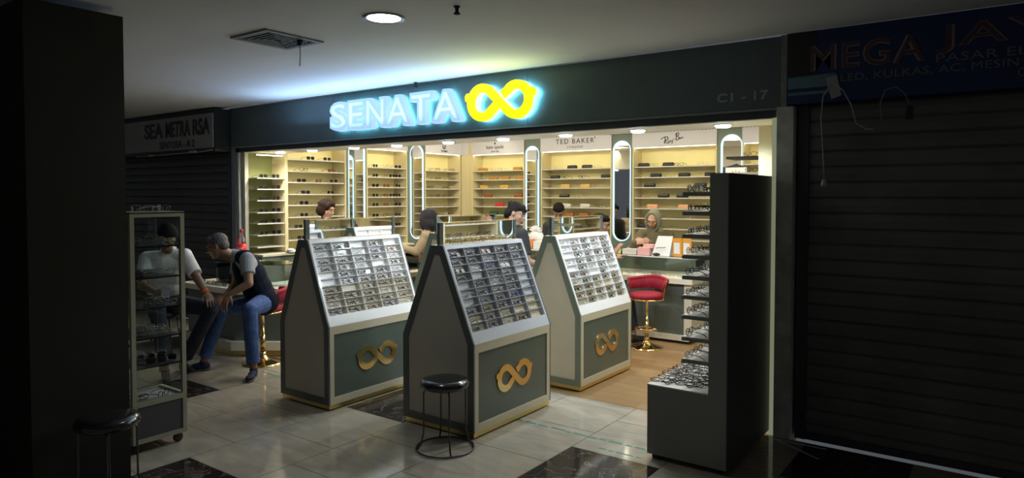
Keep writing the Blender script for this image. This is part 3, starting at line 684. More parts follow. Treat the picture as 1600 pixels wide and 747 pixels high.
b = MB(); b.box(-w2 + .006, w2 - .006, -d2 + .03, d2 - .03, .10, .31); b.build('base_box', M['cabpanel'], t)
b = MB(); b.box(-w2 + .01, w2 - .01, -d2 + .01, d2 - .01, .312, .33); b.build('cabinet_floor', mat('grey_board', (.35, .35, .34), .5), t)
b = MB(); b.box(-w2, w2, -d2, d2, 1.578, 1.59); b.build('cabinet_top', M['cabframe'], t)
CZ = [.565, .755, .953, 1.155, 1.362]
for z in CZ:
    b = MB(); b.box(-w2 + .012, w2 - .008, -d2 + .028, d2 - .028, z - .008, z, M['cabpanel']); b.build('shelf', None, t)
b = MB(); b.box(w2 - .012, w2 - .008, -d2 + .028, d2 - .028, .345, 1.555); b.build('front_glass', M['glass'], t)
b = MB(); b.box(-w2 + .008, -w2 + .012, -d2 + .028, d2 - .028, .345, 1.555); b.build('rear_glass', M['glass'], t)

# ---------------- tape and light streaks on the floor
def tape(n, x0, x1, y, label, w=.022, seed=1):
    rnd = random.Random(seed); b = MB(); x = x0
    while x < x1:
        L_ = rnd.uniform(.04, .13); dy = rnd.uniform(-.006, .006)
        b.prism([(x, y + dy, .0004), (min(x + L_, x1), y + dy + rnd.uniform(-.006, .006), .0004), (min(x + L_, x1) - .01, y + dy + w * rnd.uniform(.5, 1), .0004), (x + .008, y + dy + w, .0004)], (0, 0, .0006))
        x += L_ + rnd.uniform(.004, .02)
    b.build(n, M['tape'], label=label, cat='tape')
tape('floor_tape', -3.05, -1.87, 4.16, 'long torn green tape line on the tiles before the entrance', seed=2)
tape('floor_tape', -2.2, -1.88, 4.01, 'short torn green tape remnant on the tiles', seed=3, w=.018)
tape('floor_tape', -5.78, -5.3, 3.855, 'bright green tape strip on the tiles by the blue jeans', seed=5, w=.02)
b = MB(); b.box(-1.30, -.95, 4.885, 4.892, 0, .004); b.prism([(-1.28, 4.875, .0), (-.97, 4.675, .0), (-.955, 4.68, .0), (-1.265, 4.88, .0)], (0, 0, .003))  # streaks of light on the tiles, modelled as thin pale pieces
b.build('light_streak', mat('pale_light_streak', (.75, .88, .95), .35, .2), label='thin pale pieces imitating light streaks at the foot of the right shutter', cat='strip')
# ================================================================== PEOPLE
def sculpt(name, fn, m, parent=None, voxel=.008, smooth=3, **tags):
    b = MB(); fn(b); me = b.mesh(name)
    o = bpy.data.objects.new(name, me); COL.objects.link(o)
    r = o.modifiers.new('r', 'REMESH'); r.mode = 'VOXEL'; r.voxel_size = voxel
    if smooth: s_ = o.modifiers.new('s', 'SMOOTH'); s_.iterations = smooth; s_.factor = .5
    bpy.context.view_layer.update()
    nm = bpy.data.meshes.new_from_object(o.evaluated_get(bpy.context.evaluated_depsgraph_get())); bpy.data.objects.remove(o)
    nm.materials.clear(); nm.materials.append(m)
    for p in nm.polygons: p.use_smooth = True
    nm.name = name
    return link(name, nm, parent, **tags)
def limb(b, p0, p1, r0, r1, e0=True, e1=True, seg=14):
    p0 = Vector(p0); p1 = Vector(p1)
    b.tube([p0, p1], [r0, r1], seg)
    if e0: b.ell(p0, (r0,) * 3, seg=14, rings=9)
    if e1: b.ell(p1, (r1,) * 3, seg=14, rings=9)
def frame(x, z):
    z = z.normalized(); x = (x - z * x.dot(z)).normalized(); y = z.cross(x)
    return Matrix((x, y, z)).transposed()
def torso(b, J, f=0.0, neck=False, wide=1.0):
    sh = (J['shR'] - J['shL']); c = (J['shR'] + J['shL']) / 2; pv = J['pelvis']; sp = c - pv
    q = frame(sh, sp)
    w = sh.length / 2
    b.ell(pv + sp * .02, (.165 * wide + f, .125 + f, .12 + f), rot=q)
    b.ell(pv + sp * .30, (.145 * wide + f, .112 + f, .15 + f), rot=q)
    b.ell(pv + sp * .62, (.165 * wide + f, .118 + f, .17 + f), rot=q)
    b.ell(pv + sp * .84, (w * .95 + f, .105 + f, .115 + f), rot=q)
    limb(b, J['shL'], J['shR'], .058 + f, .058 + f)
    limb(b, c, J['neck'], .075 + f * .7, .058 + f * .5)
def arm(b, J, s, f=0.0, upto=2, cut=1.0):
    a, e, w = J['sh' + s], J['el' + s], J['wr' + s]
    if upto == 1:
        p = a.lerp(e, cut); limb(b, a, p, .056 + f, .047 + f + .006, True, False); return
    limb(b, a, e, .052 + f, .040 + f)
    limb(b, e, w if upto == 2 else e.lerp(w, cut), .041 + f, .027 + f, True, upto == 2)
def hand(b, w, d, n, curl=.5, th=1, sc=1.0, spread=.1):
    """w wrist, d finger direction, n back-of-hand normal, th thumb side"""
    d = d.normalized(); n = (n - d * n.dot(d)).normalized(); s = d.cross(n) * th
    pc = w + d * .045 * sc
    b.ell(pc, (.050 * sc, .040 * sc, .017 * sc), rot=frame(d, n)); b.ell(w + d * .07 * sc, (.028 * sc, .038 * sc, .014 * sc), rot=frame(d, n))
    L = [.040, .045, .042, .032]
    for k in range(4):
        off = (1.5 - k) * .0195 * sc
        p = w + d * (.082 - abs(k - 1.2) * .004) * sc + s * off
        dd = (d + s * (1.5 - k) * spread).normalized(); ang = curl * .5; r = (.0092 - k * .0005) * sc
        for j in range(3):
            q = dd * math.cos(ang) - n * math.sin(ang); l = L[k] * (1, .68, .55)[j] * sc
            limb(b, p, p + q * l, r, r * .92, seg=8); p = p + q * l; r *= .92; ang += curl * .75
    p = w + d * .022 * sc + s * .030 * sc; q = (d * .72 + s * .65 - n * .25).normalized()
    limb(b, p, p + q * .040 * sc, .013 * sc, .0105 * sc, seg=8); p = p + q * .040 * sc; q = (d * .95 + s * .25 - n * .35 * (1 + curl)).normalized()
    limb(b, p, p + q * .030 * sc, .0105 * sc, .0085 * sc, seg=8)
def head(b, c, f, u, sc=1.0, ears=True):
    """c centre, f face direction, u up"""
    f = f.normalized(); u = (u - f * u.dot(f)).normalized(); s = f.cross(u); q = frame(s, u)
    P = lambda x, y, z: c + (s * x + f * y + u * z) * sc
    E_ = lambda p, r: b.ell(P(*p), tuple(k * sc for k in r), rot=q)
    E_((0, -.012, .030), (.076, .094, .086)); E_((0, .022, -.020), (.064, .070, .080)); E_((0, .042, -.070), (.040, .040, .038)); E_((0, .066, -.092), (.022, .020, .018))
    E_((0, .075, .030), (.056, .020, .018))
    limb(b, P(0, .088, .018), P(0, .112, -.022), .008 * sc, .013 * sc, seg=8); E_((0, .100, -.026), (.018, .014, .010))
    E_((0, .087, -.052), (.024, .012, .006)); E_((0, .084, -.062), (.021, .012, .007))
    for k in (-1, 1):
        E_((k * .036, .066, -.020), (.020, .018, .018))
        if ears: E_((k * .079, -.006, -.004), (.009, .018, .031)); E_((k * .083, -.012, .010), (.006, .014, .016))
    return P
M['eyew'] = mat('eye_white', (.30, .26, .23), .3); M['iris'] = mat('dark_iris', (.02, .012, .01), .2)
def face_parts(root, c, f, u, hairm, sc=1.0, glasses=None, lip=None):
    f = f.normalized(); u = (u - f * u.dot(f)).normalized(); s = f.cross(u); q = frame(s, u)
    P = lambda x, y, z: c + (s * x + f * y + u * z) * sc
    for k in (-1, 1):
        b = MB(); b.ell(P(k * .031, .079, .004), (.0115 * sc, .006 * sc, .0042 * sc), M['eyew'], rot=q, seg=10, rings=7); b.ell(P(k * .030, .0845, .004), (.005 * sc, .0035 * sc, .0042 * sc), M['iris'], rot=q, seg=8, rings=6)
        b.build('eye', None, root)
        b = MB(); b.tube([P(k * .014, .094, .024), P(k * .032, .095, .031), P(k * .050, .082, .026)], [.003, .0045, .002], 6); b.build('eyebrow', hairm, root)
    b = MB(); b.tube([P(-.022, .090, -.057), P(0, .1005, -.056), P(.022, .090, -.057)], [.002, .0045, .002], 6); b.build('mouth', lip or mat('lips', (.30, .10, .08), .5) if not bpy.data.materials.get('lips') else bpy.data.materials['lips'], root)
    if glasses:
        b = MB()
        for k in (-1, 1):
            b.tube([P(k * .034 + .026 * math.cos(R(a)), .104, .002 + .020 * math.sin(R(a))) for a in range(0, 360, 30)], .0022, 6, closed=True)
            b.tube([P(k * .060, .102, .008), P(k * .078, .06, .008), P(k * .084, -.01, .006)], .002, 5)
        b.tube([P(-.009, .105, .006), P(0, .109, .009), P(.009, .105, .006)], .002, 5); b.build('spectacles', glasses, root)
def leg(b, J, s, f=0.0, cut=1.0):
    h, k, a = J['hip' + s], J['kn' + s], J['an' + s]
    limb(b, h, k, .082 + f, .056 + f); e = k.lerp(a, cut)
    limb(b, k, e, .055 + f, (.038 + .008 if cut < 1 else .034) + f, True, cut >= 1)
    if cut >= 1: pass
def shoe(b, J, s, sc=1.0, sole=False):
    a = J['an' + s]; t = J['toe' + s]; d = (t - a); d.z = 0; d.normalize(); g = Vector((a.x, a.y, 0)); q = frame(d.cross(Vector((0, 0, 1))), Vector((0, 0, 1)))
    fl = lambda k, z: Vector((a.x, a.y, z)) + d * k
    if sole:
        b.ell(fl(-.02, .012), (.034, .05, .012), rot=q); b.ell(fl(.06, .011), (.035, .08, .011), rot=q); b.ell(fl(.12, .011), (.042, .075, .011), rot=q)
    else:
        b.ell(fl(-.01, .045), (.035, .052, .042), rot=q); b.ell(fl(.05, .042), (.036, .070, .036), rot=q); b.ell(fl(.12, .034), (.040, .070, .026), rot=q); limb(b, fl(-.005, .05), fl(0, .085), .036, .036)
def skin_mat(n, c): return mat(n, c, .55, noise=.06, nscale=30)
def person(label, J, skin, hairm, voxel=.009, shirt=None, sleeve=(1, .75), trouser=None, hands=True, hd=None, extra=None, glasses=None, shoes=None, group=None, shoesole=None, wide=1.0, curl=.5):
    """J holds every joint; hd = (face direction, up)"""
    f, u = hd; base = Vector((J['pelvis'].x, J['pelvis'].y, 0))
    root_o = [None]
    def bodyf(b):
        torso(b, J, 0, wide=wide); limb(b, J['neck'] - Vector((0, 0, .02)), J['head'] - u.normalized() * .04 - f.normalized() * .02, .055, .052)
        head(b, J['head'], f, u)
        for s in 'LR':
            arm(b, J, s)
            if hands:
                d, n, th = J['hand' + s]; hand(b, J['wr' + s], d, n, curl, th)
            leg(b, J, s)
            a = J['an' + s]; t = J['toe' + s]; d = (t - a); d.z = 0; d.normalize(); p = Vector((a.x, a.y, .045))
            limb(b, a, p, .033, .030); limb(b, p, p + d * .13 - Vector((0, 0, .012)), .026, .020)
    o = sculpt('person', bodyf, skin, voxel=voxel, smooth=2, label=label, cat='person', group=group)
    face_parts(o, J['head'], f, u, hairm, glasses=glasses)
    if shirt:
        def sf(b):
            torso(b, J, .012, wide=wide)
            for s in 'LR': arm(b, J, s, .012, *sleeve)
        sculpt('shirt', sf, shirt, o, voxel=voxel, smooth=3)
    if trouser:
        def tf(b):
            sh = (J['shR'] - J['shL']); sp = (J['shR'] + J['shL']) / 2 - J['pelvis']; q = frame(sh, sp)
            b.ell(J['pelvis'] + sp * .02, (.165 * wide + .014, .14, .125), rot=q)
            for s in 'LR': leg(b, J, s, .014, .90)
        sculpt('trousers', tf, trouser, o, voxel=voxel, smooth=2)
    if shoes:
        for s in 'LR':
            so = sculpt('shoe', lambda b: shoe(b, J, s), shoes, o, voxel=.008, smooth=2)
            if shoesole: sculpt('sole', lambda b: shoe(b, J, s, sole=True), shoesole, so, voxel=.007, smooth=1)
    if extra: extra(o)
    return o
def standing(x, y, hz, yaw, arms=None, tilt=0.0):
    """upright joints from head height hz, body facing yaw (radians, 0 = +x)"""
    F = Vector((math.cos(yaw), math.sin(yaw), 0)); Rr = Vector((F.y, -F.x, 0)); Z = Vector((0, 0, 1)); B = Vector((x, y, 0)); k = hz / 1.55
    P = lambda r, f, z: B + Rr * r + F * f + Z * z * k
    J = dict(head=Vector((x, y, hz)) + F * (.05 + tilt), neck=P(0, .01 + tilt * .6, 1.39), shL=P(-.17, tilt * .5, 1.33), shR=P(.17, tilt * .5, 1.33), pelvis=P(0, 0, .90),
             hipL=P(-.09, 0, .86), hipR=P(.09, 0, .86), knL=P(-.10, .02, .47), knR=P(.10, .02, .47), anL=P(-.10, -.01, .09), anR=P(.10, -.01, .09), toeL=P(-.12, .2, .0), toeR=P(.12, .2, 0))
    a = arms or {}
    for s, sg in (('L', -1), ('R', 1)):
        e, w = a.get(s, ((sg * .23, .02, 1.05), (sg * .20, .22, .98)))
        J['el' + s] = P(*e); J['wr' + s] = P(*w); d = (J['wr' + s] - J['el' + s]); J['hand' + s] = (d, Z, -sg)
    return J, F, Z
hair_blk = mat('black_hair', (.009, .008, .007), .75, spec=.15, noise=.4, nscale=80, bump=.4)
hair_brn = mat('dark_brown_hair', (.025, .011, .008), .7, spec=.2, noise=.4, nscale=60, bump=.4)
hair_grey = mat('greying_hair', (.075, .075, .08), .6, noise=.7, nscale=90, bump=.5)
def hair(root, c, f, u, m, blobs, name='hair', voxel=.008):
    f = f.normalized(); u = (u - f * u.dot(f)).normalized(); s = f.cross(u); q = frame(s, u)
    def fn(b):
        for (p, r) in blobs: b.ell(c + s * p[0] + f * p[1] + u * p[2], r, rot=q)
    return sculpt(name, fn, m, root, voxel=voxel, smooth=1)
SHORT = [((0, -.022, .048), (.083, .092, .082)), ((0, .035, .088), (.062, .048, .034)), ((.04, .045, .080), (.035, .035, .030)), ((-.04, .04, .080), (.035, .035, .030)), ((0, -.055, .0), (.070, .055, .062)), ((.066, -.02, .03), (.018, .04, .04)), ((-.066, -.02, .03), (.018, .04, .04))]

# --- man in the dark vest, leaning forward on the bar stool
Z = Vector((0, 0, 1))
J = dict(head=at(340, 385, 6.62), neck=at(364, 399, 6.70), shL=at(372, 404, 6.86), shR=at(386, 405, 6.52), pelvis=at(412, 470, 6.76),
         elL=at(368, 444, 6.80), elR=at(389, 443, 6.42), wrL=at(352, 463, 6.55), wrR=at(358, 461, 6.36),
         hipL=at(405, 474, 6.84), hipR=at(410, 474, 6.64), knL=at(347, 482, 6.66), knR=at(390, 484, 6.33), anL=at(318, 562, 6.62), anR=at(396, 573, 6.36),
         toeL=at(292, 580, 6.58), toeR=at(385, 600, 6.12))
J['anL'].z = .085; J['anR'].z = .085
J['handR'] = (at(346, 482, 6.30) - J['wrR'], at(340, 455, 6.2) - J['wrR'], -1); J['handL'] = (at(335, 475, 6.45) - J['wrL'], at(350, 440, 6.4) - J['wrL'], 1)
fd = (-RT * .93 - Z * .30 - FW * .12); ud = (Z - RT * .30)
skA = skin_mat('tan_skin', (.26, .145, .09)); skB = skin_mat('light_brown_skin', (.33, .19, .125)); skC = skin_mat('fair_skin', (.52, .31, .22))
jeans = mat('blue_denim', (.04, .085, .24), .85, noise=.35, nscale=25, bump=.4); darkj = mat('dark_denim', (.02, .028, .05), .85, noise=.3, nscale=25)
vestm = mat('navy_vest', (.006, .009, .019), .9, spec=.15, noise=.2, nscale=20, bump=.3); greysh = mat('grey_shirt', (.27, .28, .30), .8, noise=.1, nscale=20, bump=.2)
whitesh = mat('white_polo', (.80, .80, .80), .8, noise=.06, nscale=15, bump=.3)
def ex_vest(o):
    def vf(b):
        torso(b, J, .026); 
        c = (J['shR'] + J['shL']) / 2
    V = sculpt('vest', lambda b: vest_shape(b), vestm, o, voxel=.010, smooth=3)
    hair(o, J['head'], fd, ud, hair_grey, SHORT)
    bg = MB(); p = J['hipR'].lerp(J['knR'], .2) + Z * .05
def vest_shape(b):
    sh = (J['shR'] - J['shL']); c = (J['shR'] + J['shL']) / 2; pv = J['pelvis']; sp = c - pv; q = frame(sh, sp); w = sh.length / 2; f = .028
    b.ell(pv + sp * .02, (.165 + f, .125 + f, .13 + f), rot=q); b.ell(pv + sp * .30, (.145 + f, .115 + f, .15 + f), rot=q); b.ell(pv + sp * .62, (.160 + f, .12 + f, .17 + f), rot=q)
    b.ell(pv + sp * .82, (w * .80 + f * .5, .105 + f, .10 + f), rot=q); limb(b, J['shL'].lerp(J['shR'], .12) + Z * .01, J['shL'].lerp(J['shR'], .88) + Z * .01, .052 + f, .052 + f)
PV = person('man in dark vest and blue jeans leaning forward on the red bar stool', J, skA, hair_grey, .0065, greysh, (1, .62), jeans, True, (fd, ud), ex_vest, M['fr_black'], mat('navy_suede', (.014, .018, .045), .85), None, mat('grey_sole', (.10, .10, .10), .7), curl=.55)
# --- man in the white polo, bowed over a phone
J1 = dict(head=at(260, 370, 6.46), neck=at(263, 391, 6.62), shL=at(289, 399, 6.66), shR=at(229, 404, 6.60), pelvis=at(258, 468, 6.72),
          elL=at(309, 436, 6.50), elR=at(222, 447, 6.40), wrL=at(323, 459, 6.38), wrR=at(243, 456, 6.25),
          hipL=at(273, 474, 6.70), hipR=at(243, 474, 6.68), knL=at(331, 482, 6.44), knR=at(246, 486, 6.22), anL=at(322, 560, 6.75), anR=at(258, 560, 6.30), toeL=at(330, 590, 6.45), toeR=at(262, 590, 6.05))
J1['anL'] = at(286, 548, 6.60); J1['anL'].z = .085; J1['anR'].z = .085; J1['toeL'] = J1['anL'] + RT * .15 - FW * .12
J1['handL'] = (at(333, 475, 6.26) - J1['wrL'], Z + RT * .2 - FW * .5, 1); J1['handR'] = (at(262, 460, 6.15) - J1['wrR'], -FW + Z * .6, 1)
fd1 = (RT * .50 - FW * .45 - Z * .62); ud1 = (Z * .7 + RT * .4 - FW * .3)
def ex1(o):
    hair(o, J1['head'], fd1, ud1, hair_blk, SHORT + [((0, .02, .085), (.075, .06, .05))])
    b = MB(); p = J1['wrL'].lerp(J1['elL'], .10); d = (J1['wrL'] - J1['elL']).normalized(); b.tube([p - d * .014, p + d * .014], .036, 16); b.build('wrist_band', mat('orange_band', (.75, .13, .02), .5), o, label='bright orange wrist band')
    def cf(b): 
        n = J1['neck']; b.tube([n + Vector((.062 * math.cos(R(a)), .062 * math.sin(R(a)), .012 + .01 * math.sin(R(a)))) for a in range(0, 360, 30)], .013, 8, closed=True)
    sculpt('collar', cf, whitesh, o, .008, 1)
P1 = person('man in white polo shirt bowed over a phone behind the glass cabinet', J1, skA, hair_blk, .0065, whitesh, (1, .80), darkj, True, (fd1, ud1), ex1, None, mat('black_shoe', (.012, .012, .012), .6), curl=.45)
pp = at(259, 457, 6.10); b = MB(); b.rbox(-.038, .038, -.075, .075, -.005, .005, .01); ph = b.build('phone', M['txt'], label='black phone held by the man in the white polo', cat='phone'); ph.matrix_world = Matrix.Translation(pp) @ Euler((R(35), R(20), R(70))).to_matrix().to_4x4()
ph2 = None
# --- stool under the man in the polo
t = empty('round_stool', (J1['pelvis'].x, J1['pelvis'].y, 0), 0, label='dark round stool under the man in the white polo', cat='stool')
b = MB(); b.lathe([(.14, .50), (.17, .51), (.17, .545), (.14, .56)], 24); b.build('seat', M['vinyl'], t)
for k in range(4):
    a = R(45 + 90 * k); b = MB(); b.tube([(.11 * math.cos(a), .11 * math.sin(a), .50), (.17 * math.cos(a), .17 * math.sin(a), .0)], .010, 8); b.build('leg', M['steel'], t)

# --- woman with a dark bob at the left counter
p = at(510, 327, 8.55)
J, F, _ = standing(p.x, p.y, p.z, R(12)); fdw = RT * .95 - Z * .33 + FW * -.28; J['head'] = p.copy(); 
BOB = [((0, -.022, .045), (.090, .10, .088)), ((.0, -.06, -.02), (.090, .065, .085)), ((.07, -.02, -.025), (.025, .055, .07)), ((-.07, -.02, -.025), (.025, .055, .07)), ((.0, .045, .088), (.066, .045, .032)), ((.055, .045, .05), (.025, .028, .05)), ((-.055, .045, .05), (.025, .028, .05)), ((0, -.095, -.055), (.06, .03, .035))]
def exw(o): hair(o, J['head'], fdw, Z - RT * .0, hair_brn, BOB)
person('woman with a short dark bob looking down behind the leftmost kiosk', J, skC, hair_brn, .010, mat('black_blouse', (.02, .02, .02), .8), (2, 1), darkj, True, (fdw, Z + RT * .25), exw, None, M['vinyl'])

# --- woman in dark headscarf, seen from behind
def scarf(o, J, f, u, m, drape=True, back=False):
    f = f.normalized(); u = (u - f * u.dot(f)).normalized(); s = f.cross(u); q = frame(s, u); c = J['head']
    def fn(b):
        b.ell(c - f * .040 + u * .035, (.094, .094, .102), rot=q); b.ell(c - f * .045 - u * .05, (.090, .080, .09), rot=q)
        for a in range(0, 360, 10):
            b.ell(c + f * (.040 - .02 * math.cos(R(a))) + s * .086 * math.sin(R(a)) + u * (.122 * math.cos(R(a)) - .008), (.020, .030, .022))
        b.ell(c + f * .0 - u * .135, (.075, .065, .035), rot=q)
        for k in (-1, 1): b.ell(c + s * .074 * k - u * .005 - f * .005, (.024, .048, .085), rot=q); b.ell(c + s * .055 * k - u * .075 - f * .01, (.03, .05, .05), rot=q)
        if drape:
            n = J['neck']; b.ell(n + Z * .01, (.088, .082, .07), rot=frame(s, Z)); b.ell(n - Z * .05 + f * .01, (.125, .105, .055), rot=frame(s, Z)); b.ell(n - Z * .085 + f * .03, (.165, .115, .040), rot=frame(s, Z)); limb(b, n + s * .08 - Z * .02, n - s * .10 + f * .10 - Z * .13, .035, .05)
    return sculpt('headscarf', fn, m, o, .009, 10)
p = at(669, 343, 8.5)
JH, F, _ = standing(p.x, p.y, p.z, math.atan2(-RT.y, -RT.x), arms={'L': ((-.20, .12, 1.12), (-.10, .30, 1.17)), 'R': ((.20, .12, 1.08), (.10, .30, 1.14))}, tilt=.0)
JH['head'] = p.copy(); fh = -RT * .8 + FW * .55 - Z * .2
tanb = mat('tan_blouse', (.30, .23, .14), .85, noise=.08, nscale=20, bump=.3)
def exh(o): scarf(o, JH, fh, Z, mat('black_scarf', (.014, .012, .018), .8, noise=.2, nscale=30), drape=False)
person('woman in black headscarf and tan top looking at a phone behind the front centre kiosk', JH, skC, hair_blk, .010, tanb, (2, 1), darkj, True, (fh, Z), exh, None, M['vinyl'], wide=1.1)
pp = (JH['wrL'] + JH['wrR']) / 2 - RT * .12 + Z * .03; b = MB(); b.rbox(-.038, .038, -.075, .075, -.005, .005, .01); ph = b.build('phone', mat('maroon_case', (.12, .02, .02), .4), label='maroon phone in the hands of the woman in the black headscarf', cat='phone'); ph.matrix_world = Matrix.Translation(pp) @ Euler((R(60), 0, R(60))).to_matrix().to_4x4()

# --- man with tousled black hair in black
p = at(806, 334, 7.25)
JM, F, _ = standing(p.x, p.y, p.z, math.atan2(RT.y, RT.x) + R(25), tilt=-.02); JM['head'] = p.copy(); fm_ = RT * .85 - FW * .25 - Z * .32
_r = random.Random(4)
SHAG = SHORT + [((0, -.09, -.02), (.068, .035, .065)), ((0, -.02, .075), (.078, .085, .055))] + [((_r.uniform(-.06, .06), _r.uniform(-.10, .07), .080 + _r.uniform(-.02, .02)), (.014, .028, .018)) for _ in range(22)] + [((x_, .082, .055), (.010, .014, .026)) for x_ in (-.05, -.03, -.01, .012, .034, .052)]
def exm(o): hair(o, JM['head'], fm_, Z + RT * .2, hair_blk, SHAG)
person('man with tousled black hair and black shirt behind the front centre kiosk', JM, skB, hair_blk, .010, mat('black_shirt', (.012, .012, .013), .85), (1, .8), darkj, True, (fm_, Z + RT * .3), exm, None, M['vinyl'])

# --- short haired assistant behind the back counter
p = at(873, 331, 9.75)
JA, F, _ = standing(p.x, p.y, p.z, R(-80), tilt=.03); JA['head'] = p.copy(); fa = -FW * .80 - Z * .55 - RT * .1
def exa(o): hair(o, JA['head'], fa, Z, hair_blk, SHORT + [((0, .05, .07), (.072, .045, .035))])
person('assistant with short black hair looking down, below the TED BAKER shelves', JA, skB, hair_blk, .010, mat('charcoal_top', (.03, .03, .032), .85), (2, 1), darkj, True, (fa, Z - FW * .4), exa, None, M['vinyl'])

# --- seated customer at the counter, mostly hidden by the right kiosk
JC = dict(head=at(938, 351, 7.75), neck=at(931, 374, 7.78), shL=at(925, 384, 7.95), shR=at(932, 386, 7.60), pelvis=at(922, 458, 7.75), elL=at(938, 420, 8.05), elR=at(945, 424, 7.65), wrL=at(961, 405, 8.10), wrR=at(962, 394, 7.72),
          hipL=at(924, 462, 7.86), hipR=at(926, 464, 7.66), knL=at(978, 462, 7.95), knR=at(982, 468, 7.78), anL=at(972, 520, 8.0), anR=at(990, 518, 7.85), toeL=at(990, 530, 8.0), toeR=at(1006, 528, 7.9))
for s in 'LR':
    JC['hand' + s] = (JC['wr' + s] - JC['el' + s], Z, 1 if s == 'L' else -1)
fc = RT * .92 - Z * .25 - FW * .25
def exc(o): hair(o, JC['head'], fc, Z, hair_blk, SHORT + [((0, .06, .078), (.06, .035, .028))])
person('seated customer in pale shirt facing right, half hidden by the right kiosk', JC, skB, hair_blk, .010, mat('pale_shirt', (.45, .44, .40), .85), (1, .75), darkj, True, (fc, Z), exc, None, M['vinyl'])
bar_stool((JC['pelvis'].x, JC['pelvis'].y, 0), R(180), 'red velvet bar stool under the seated customer at the back counter', .50)

# --- woman in sage headscarf behind the counter
p = at(1021, 344, 8.85)
JW, F, _ = standing(p.x, p.y, p.z, math.atan2(-FW.y * .75 - RT.y * .66, -FW.x * .75 - RT.x * .66), tilt=.02, arms={'L': ((-.24, .08, 1.07), (-.04, .25, 1.16)), 'R': ((.24, .08, 1.07), (.10, .25, 1.17))})
JW['head'] = p.copy(); JW['shR'] = at(1003, 366, 8.86); JW['shL'] = at(1045, 367, 8.94); JW['neck'] = at(1026, 362, 8.92); fw_ = -FW * .72 - RT * .52 - Z * .40
JW['wrL'] = at(1016, 380, 8.56); JW['wrR'] = at(991, 379, 8.54); JW['elR'] = at(985, 396, 8.72); JW['elL'] = at(1049, 396, 8.78)
JW['handL'] = (-RT * .9 + Z * .25 - FW * .2, Z * .4 - FW, 1); JW['handR'] = (RT * .85 + Z * .15 - FW * .2, Z * .5 - FW, -1)
sage = mat('sage_scarf', (.23, .24, .17), .85, noise=.08, nscale=20, bump=.3); olive = mat('olive_robe', (.13, .11, .06), .85, noise=.1, nscale=20, bump=.3)
def exs(o): scarf(o, JW, fw_, Z * 1.0 - FW * .2, sage)
person('woman in sage headscarf and olive robe with glasses behind the counter', JW, skC, hair_blk, .009, olive, (2, 1), olive, True, (fw_, Z - FW * .3), exs, M['fr_gold'], M['vinyl'], wide=1.1)
# ================================================================== EYEWEAR
def ring_pts(shape, cx, n=14):
    P = []
    for k in range(n):
        a = 2 * PI * k / n; c, s = math.cos(a), math.sin(a)
        if shape == 'round': x, z = .0235 * c, .0215 * s
        elif shape == 'aviator': x, z = .027 * c * (1 + .10 * s), .0225 * s - (.003 if s < 0 else 0)
        elif shape == 'wide':
            x = .028 * math.copysign(abs(c) ** .55, c); z = .0205 * math.copysign(abs(s) ** .6, s)
        else:
            x = .0265 * math.copysign(abs(c) ** .45, c); z = .0165 * math.copysign(abs(s) ** .5, s)
        P.append(Vector((cx + x, 0, z)))
    return P
GM = {}
HT = {'round': .0225, 'aviator': .026, 'wide': .0215, 'rectangular': .0175}
def spec_mesh(shape, fm, lens, folded, part='all'):
    key = (shape, fm.name, lens.name if lens else '', folded, part)
    if key in GM: return GM[key]
    b = MB(); h = HT[shape]; cx = {'round': .0325, 'aviator': .0345, 'wide': .0355, 'rectangular': .034}[shape]
    thick = .0015 if 'wire' in fm.name else .0025; hx = cx + .031; hz = h + .010
    if part in ('all', 'front'):
        for s in (-1, 1):
            P = [p + Vector((0, 0, h + .002)) for p in ring_pts(shape, s * cx)]
            b.tube(P, thick, 4, fm, closed=True)
            if lens: b.faces([p + Vector((0, .0005, 0)) for p in P], [tuple(range(len(P)))], lens)
            b.tube([(s * (cx + .024), 0, hz), (s * hx, .002, hz), (s * hx, .008, hz)], thick * 1.1, 4, fm)
        b.tube([(-cx + .024, 0, h + .006), (0, -.002, h + .010), (cx - .024, 0, h + .006)], thick, 4, fm)
    if part in ('all', 'templeL', 'templeR'):
        for s in ((-1, 1) if part == 'all' else ((-1,) if part == 'templeL' else (1,))):
            if folded: P = [(s * hx, .006, hz), (s * hx * .55, .013 + .004 * s, hz - .002), (-s * hx * .35, .019 + .004 * s, hz - .008), (-s * hx * .80, .021 + .004 * s, .002)]
            else: P = [(s * hx, .006, hz), (s * hx * 1.01, .05, hz), (s * hx * .98, .095, hz - .004), (s * hx * .94, .118, hz - .014), (s * hx * .92, .133, .003)]
            b.tube(P, [thick * 1.1, thick, thick * 1.1, thick * 1.3] if folded else [thick * 1.1, thick, thick * 1.1, thick * 1.3, thick], 4, fm)
    me = b.mesh('eyeglasses'); GM[key] = me; return me
FR = {'black': M['fr_black'], 'tortoiseshell': M['fr_tort'], 'gold wire': M['fr_gold'], 'silver wire': M['fr_silver'], 'pale clear': M['fr_clear'], 'navy': M['fr_navy']}
NG = [0]
def specs(mtx, shape, colour, where, folded=False, sun=None, group=None, parts=False):
    """one pair of glasses: front towards local -y, resting on z = 0"""
    lens = {None: M['lens'], 'dark': M['darklens'], 'brown': M['brownlens']}[sun]
    name = 'sunglasses' if sun else 'eyeglasses'; lab = '%s %s %s, %s' % (colour, shape, name, where)
    NG[0] += 1
    if parts:
        o = link(name, spec_mesh(shape, FR[colour], lens, folded, 'front'), None, label=lab, cat=name, group=group); o.matrix_world = mtx
        for p in ('templeL', 'templeR'): link('temple', spec_mesh(shape, FR[colour], None, folded, p), o)
    else:
        o = link(name, spec_mesh(shape, FR[colour], lens, folded), None, label=lab, cat=name, group=group); o.matrix_world = mtx
    return o
T_ = Matrix.Translation
def RZ(a): return Matrix.Rotation(a, 4, 'Z')
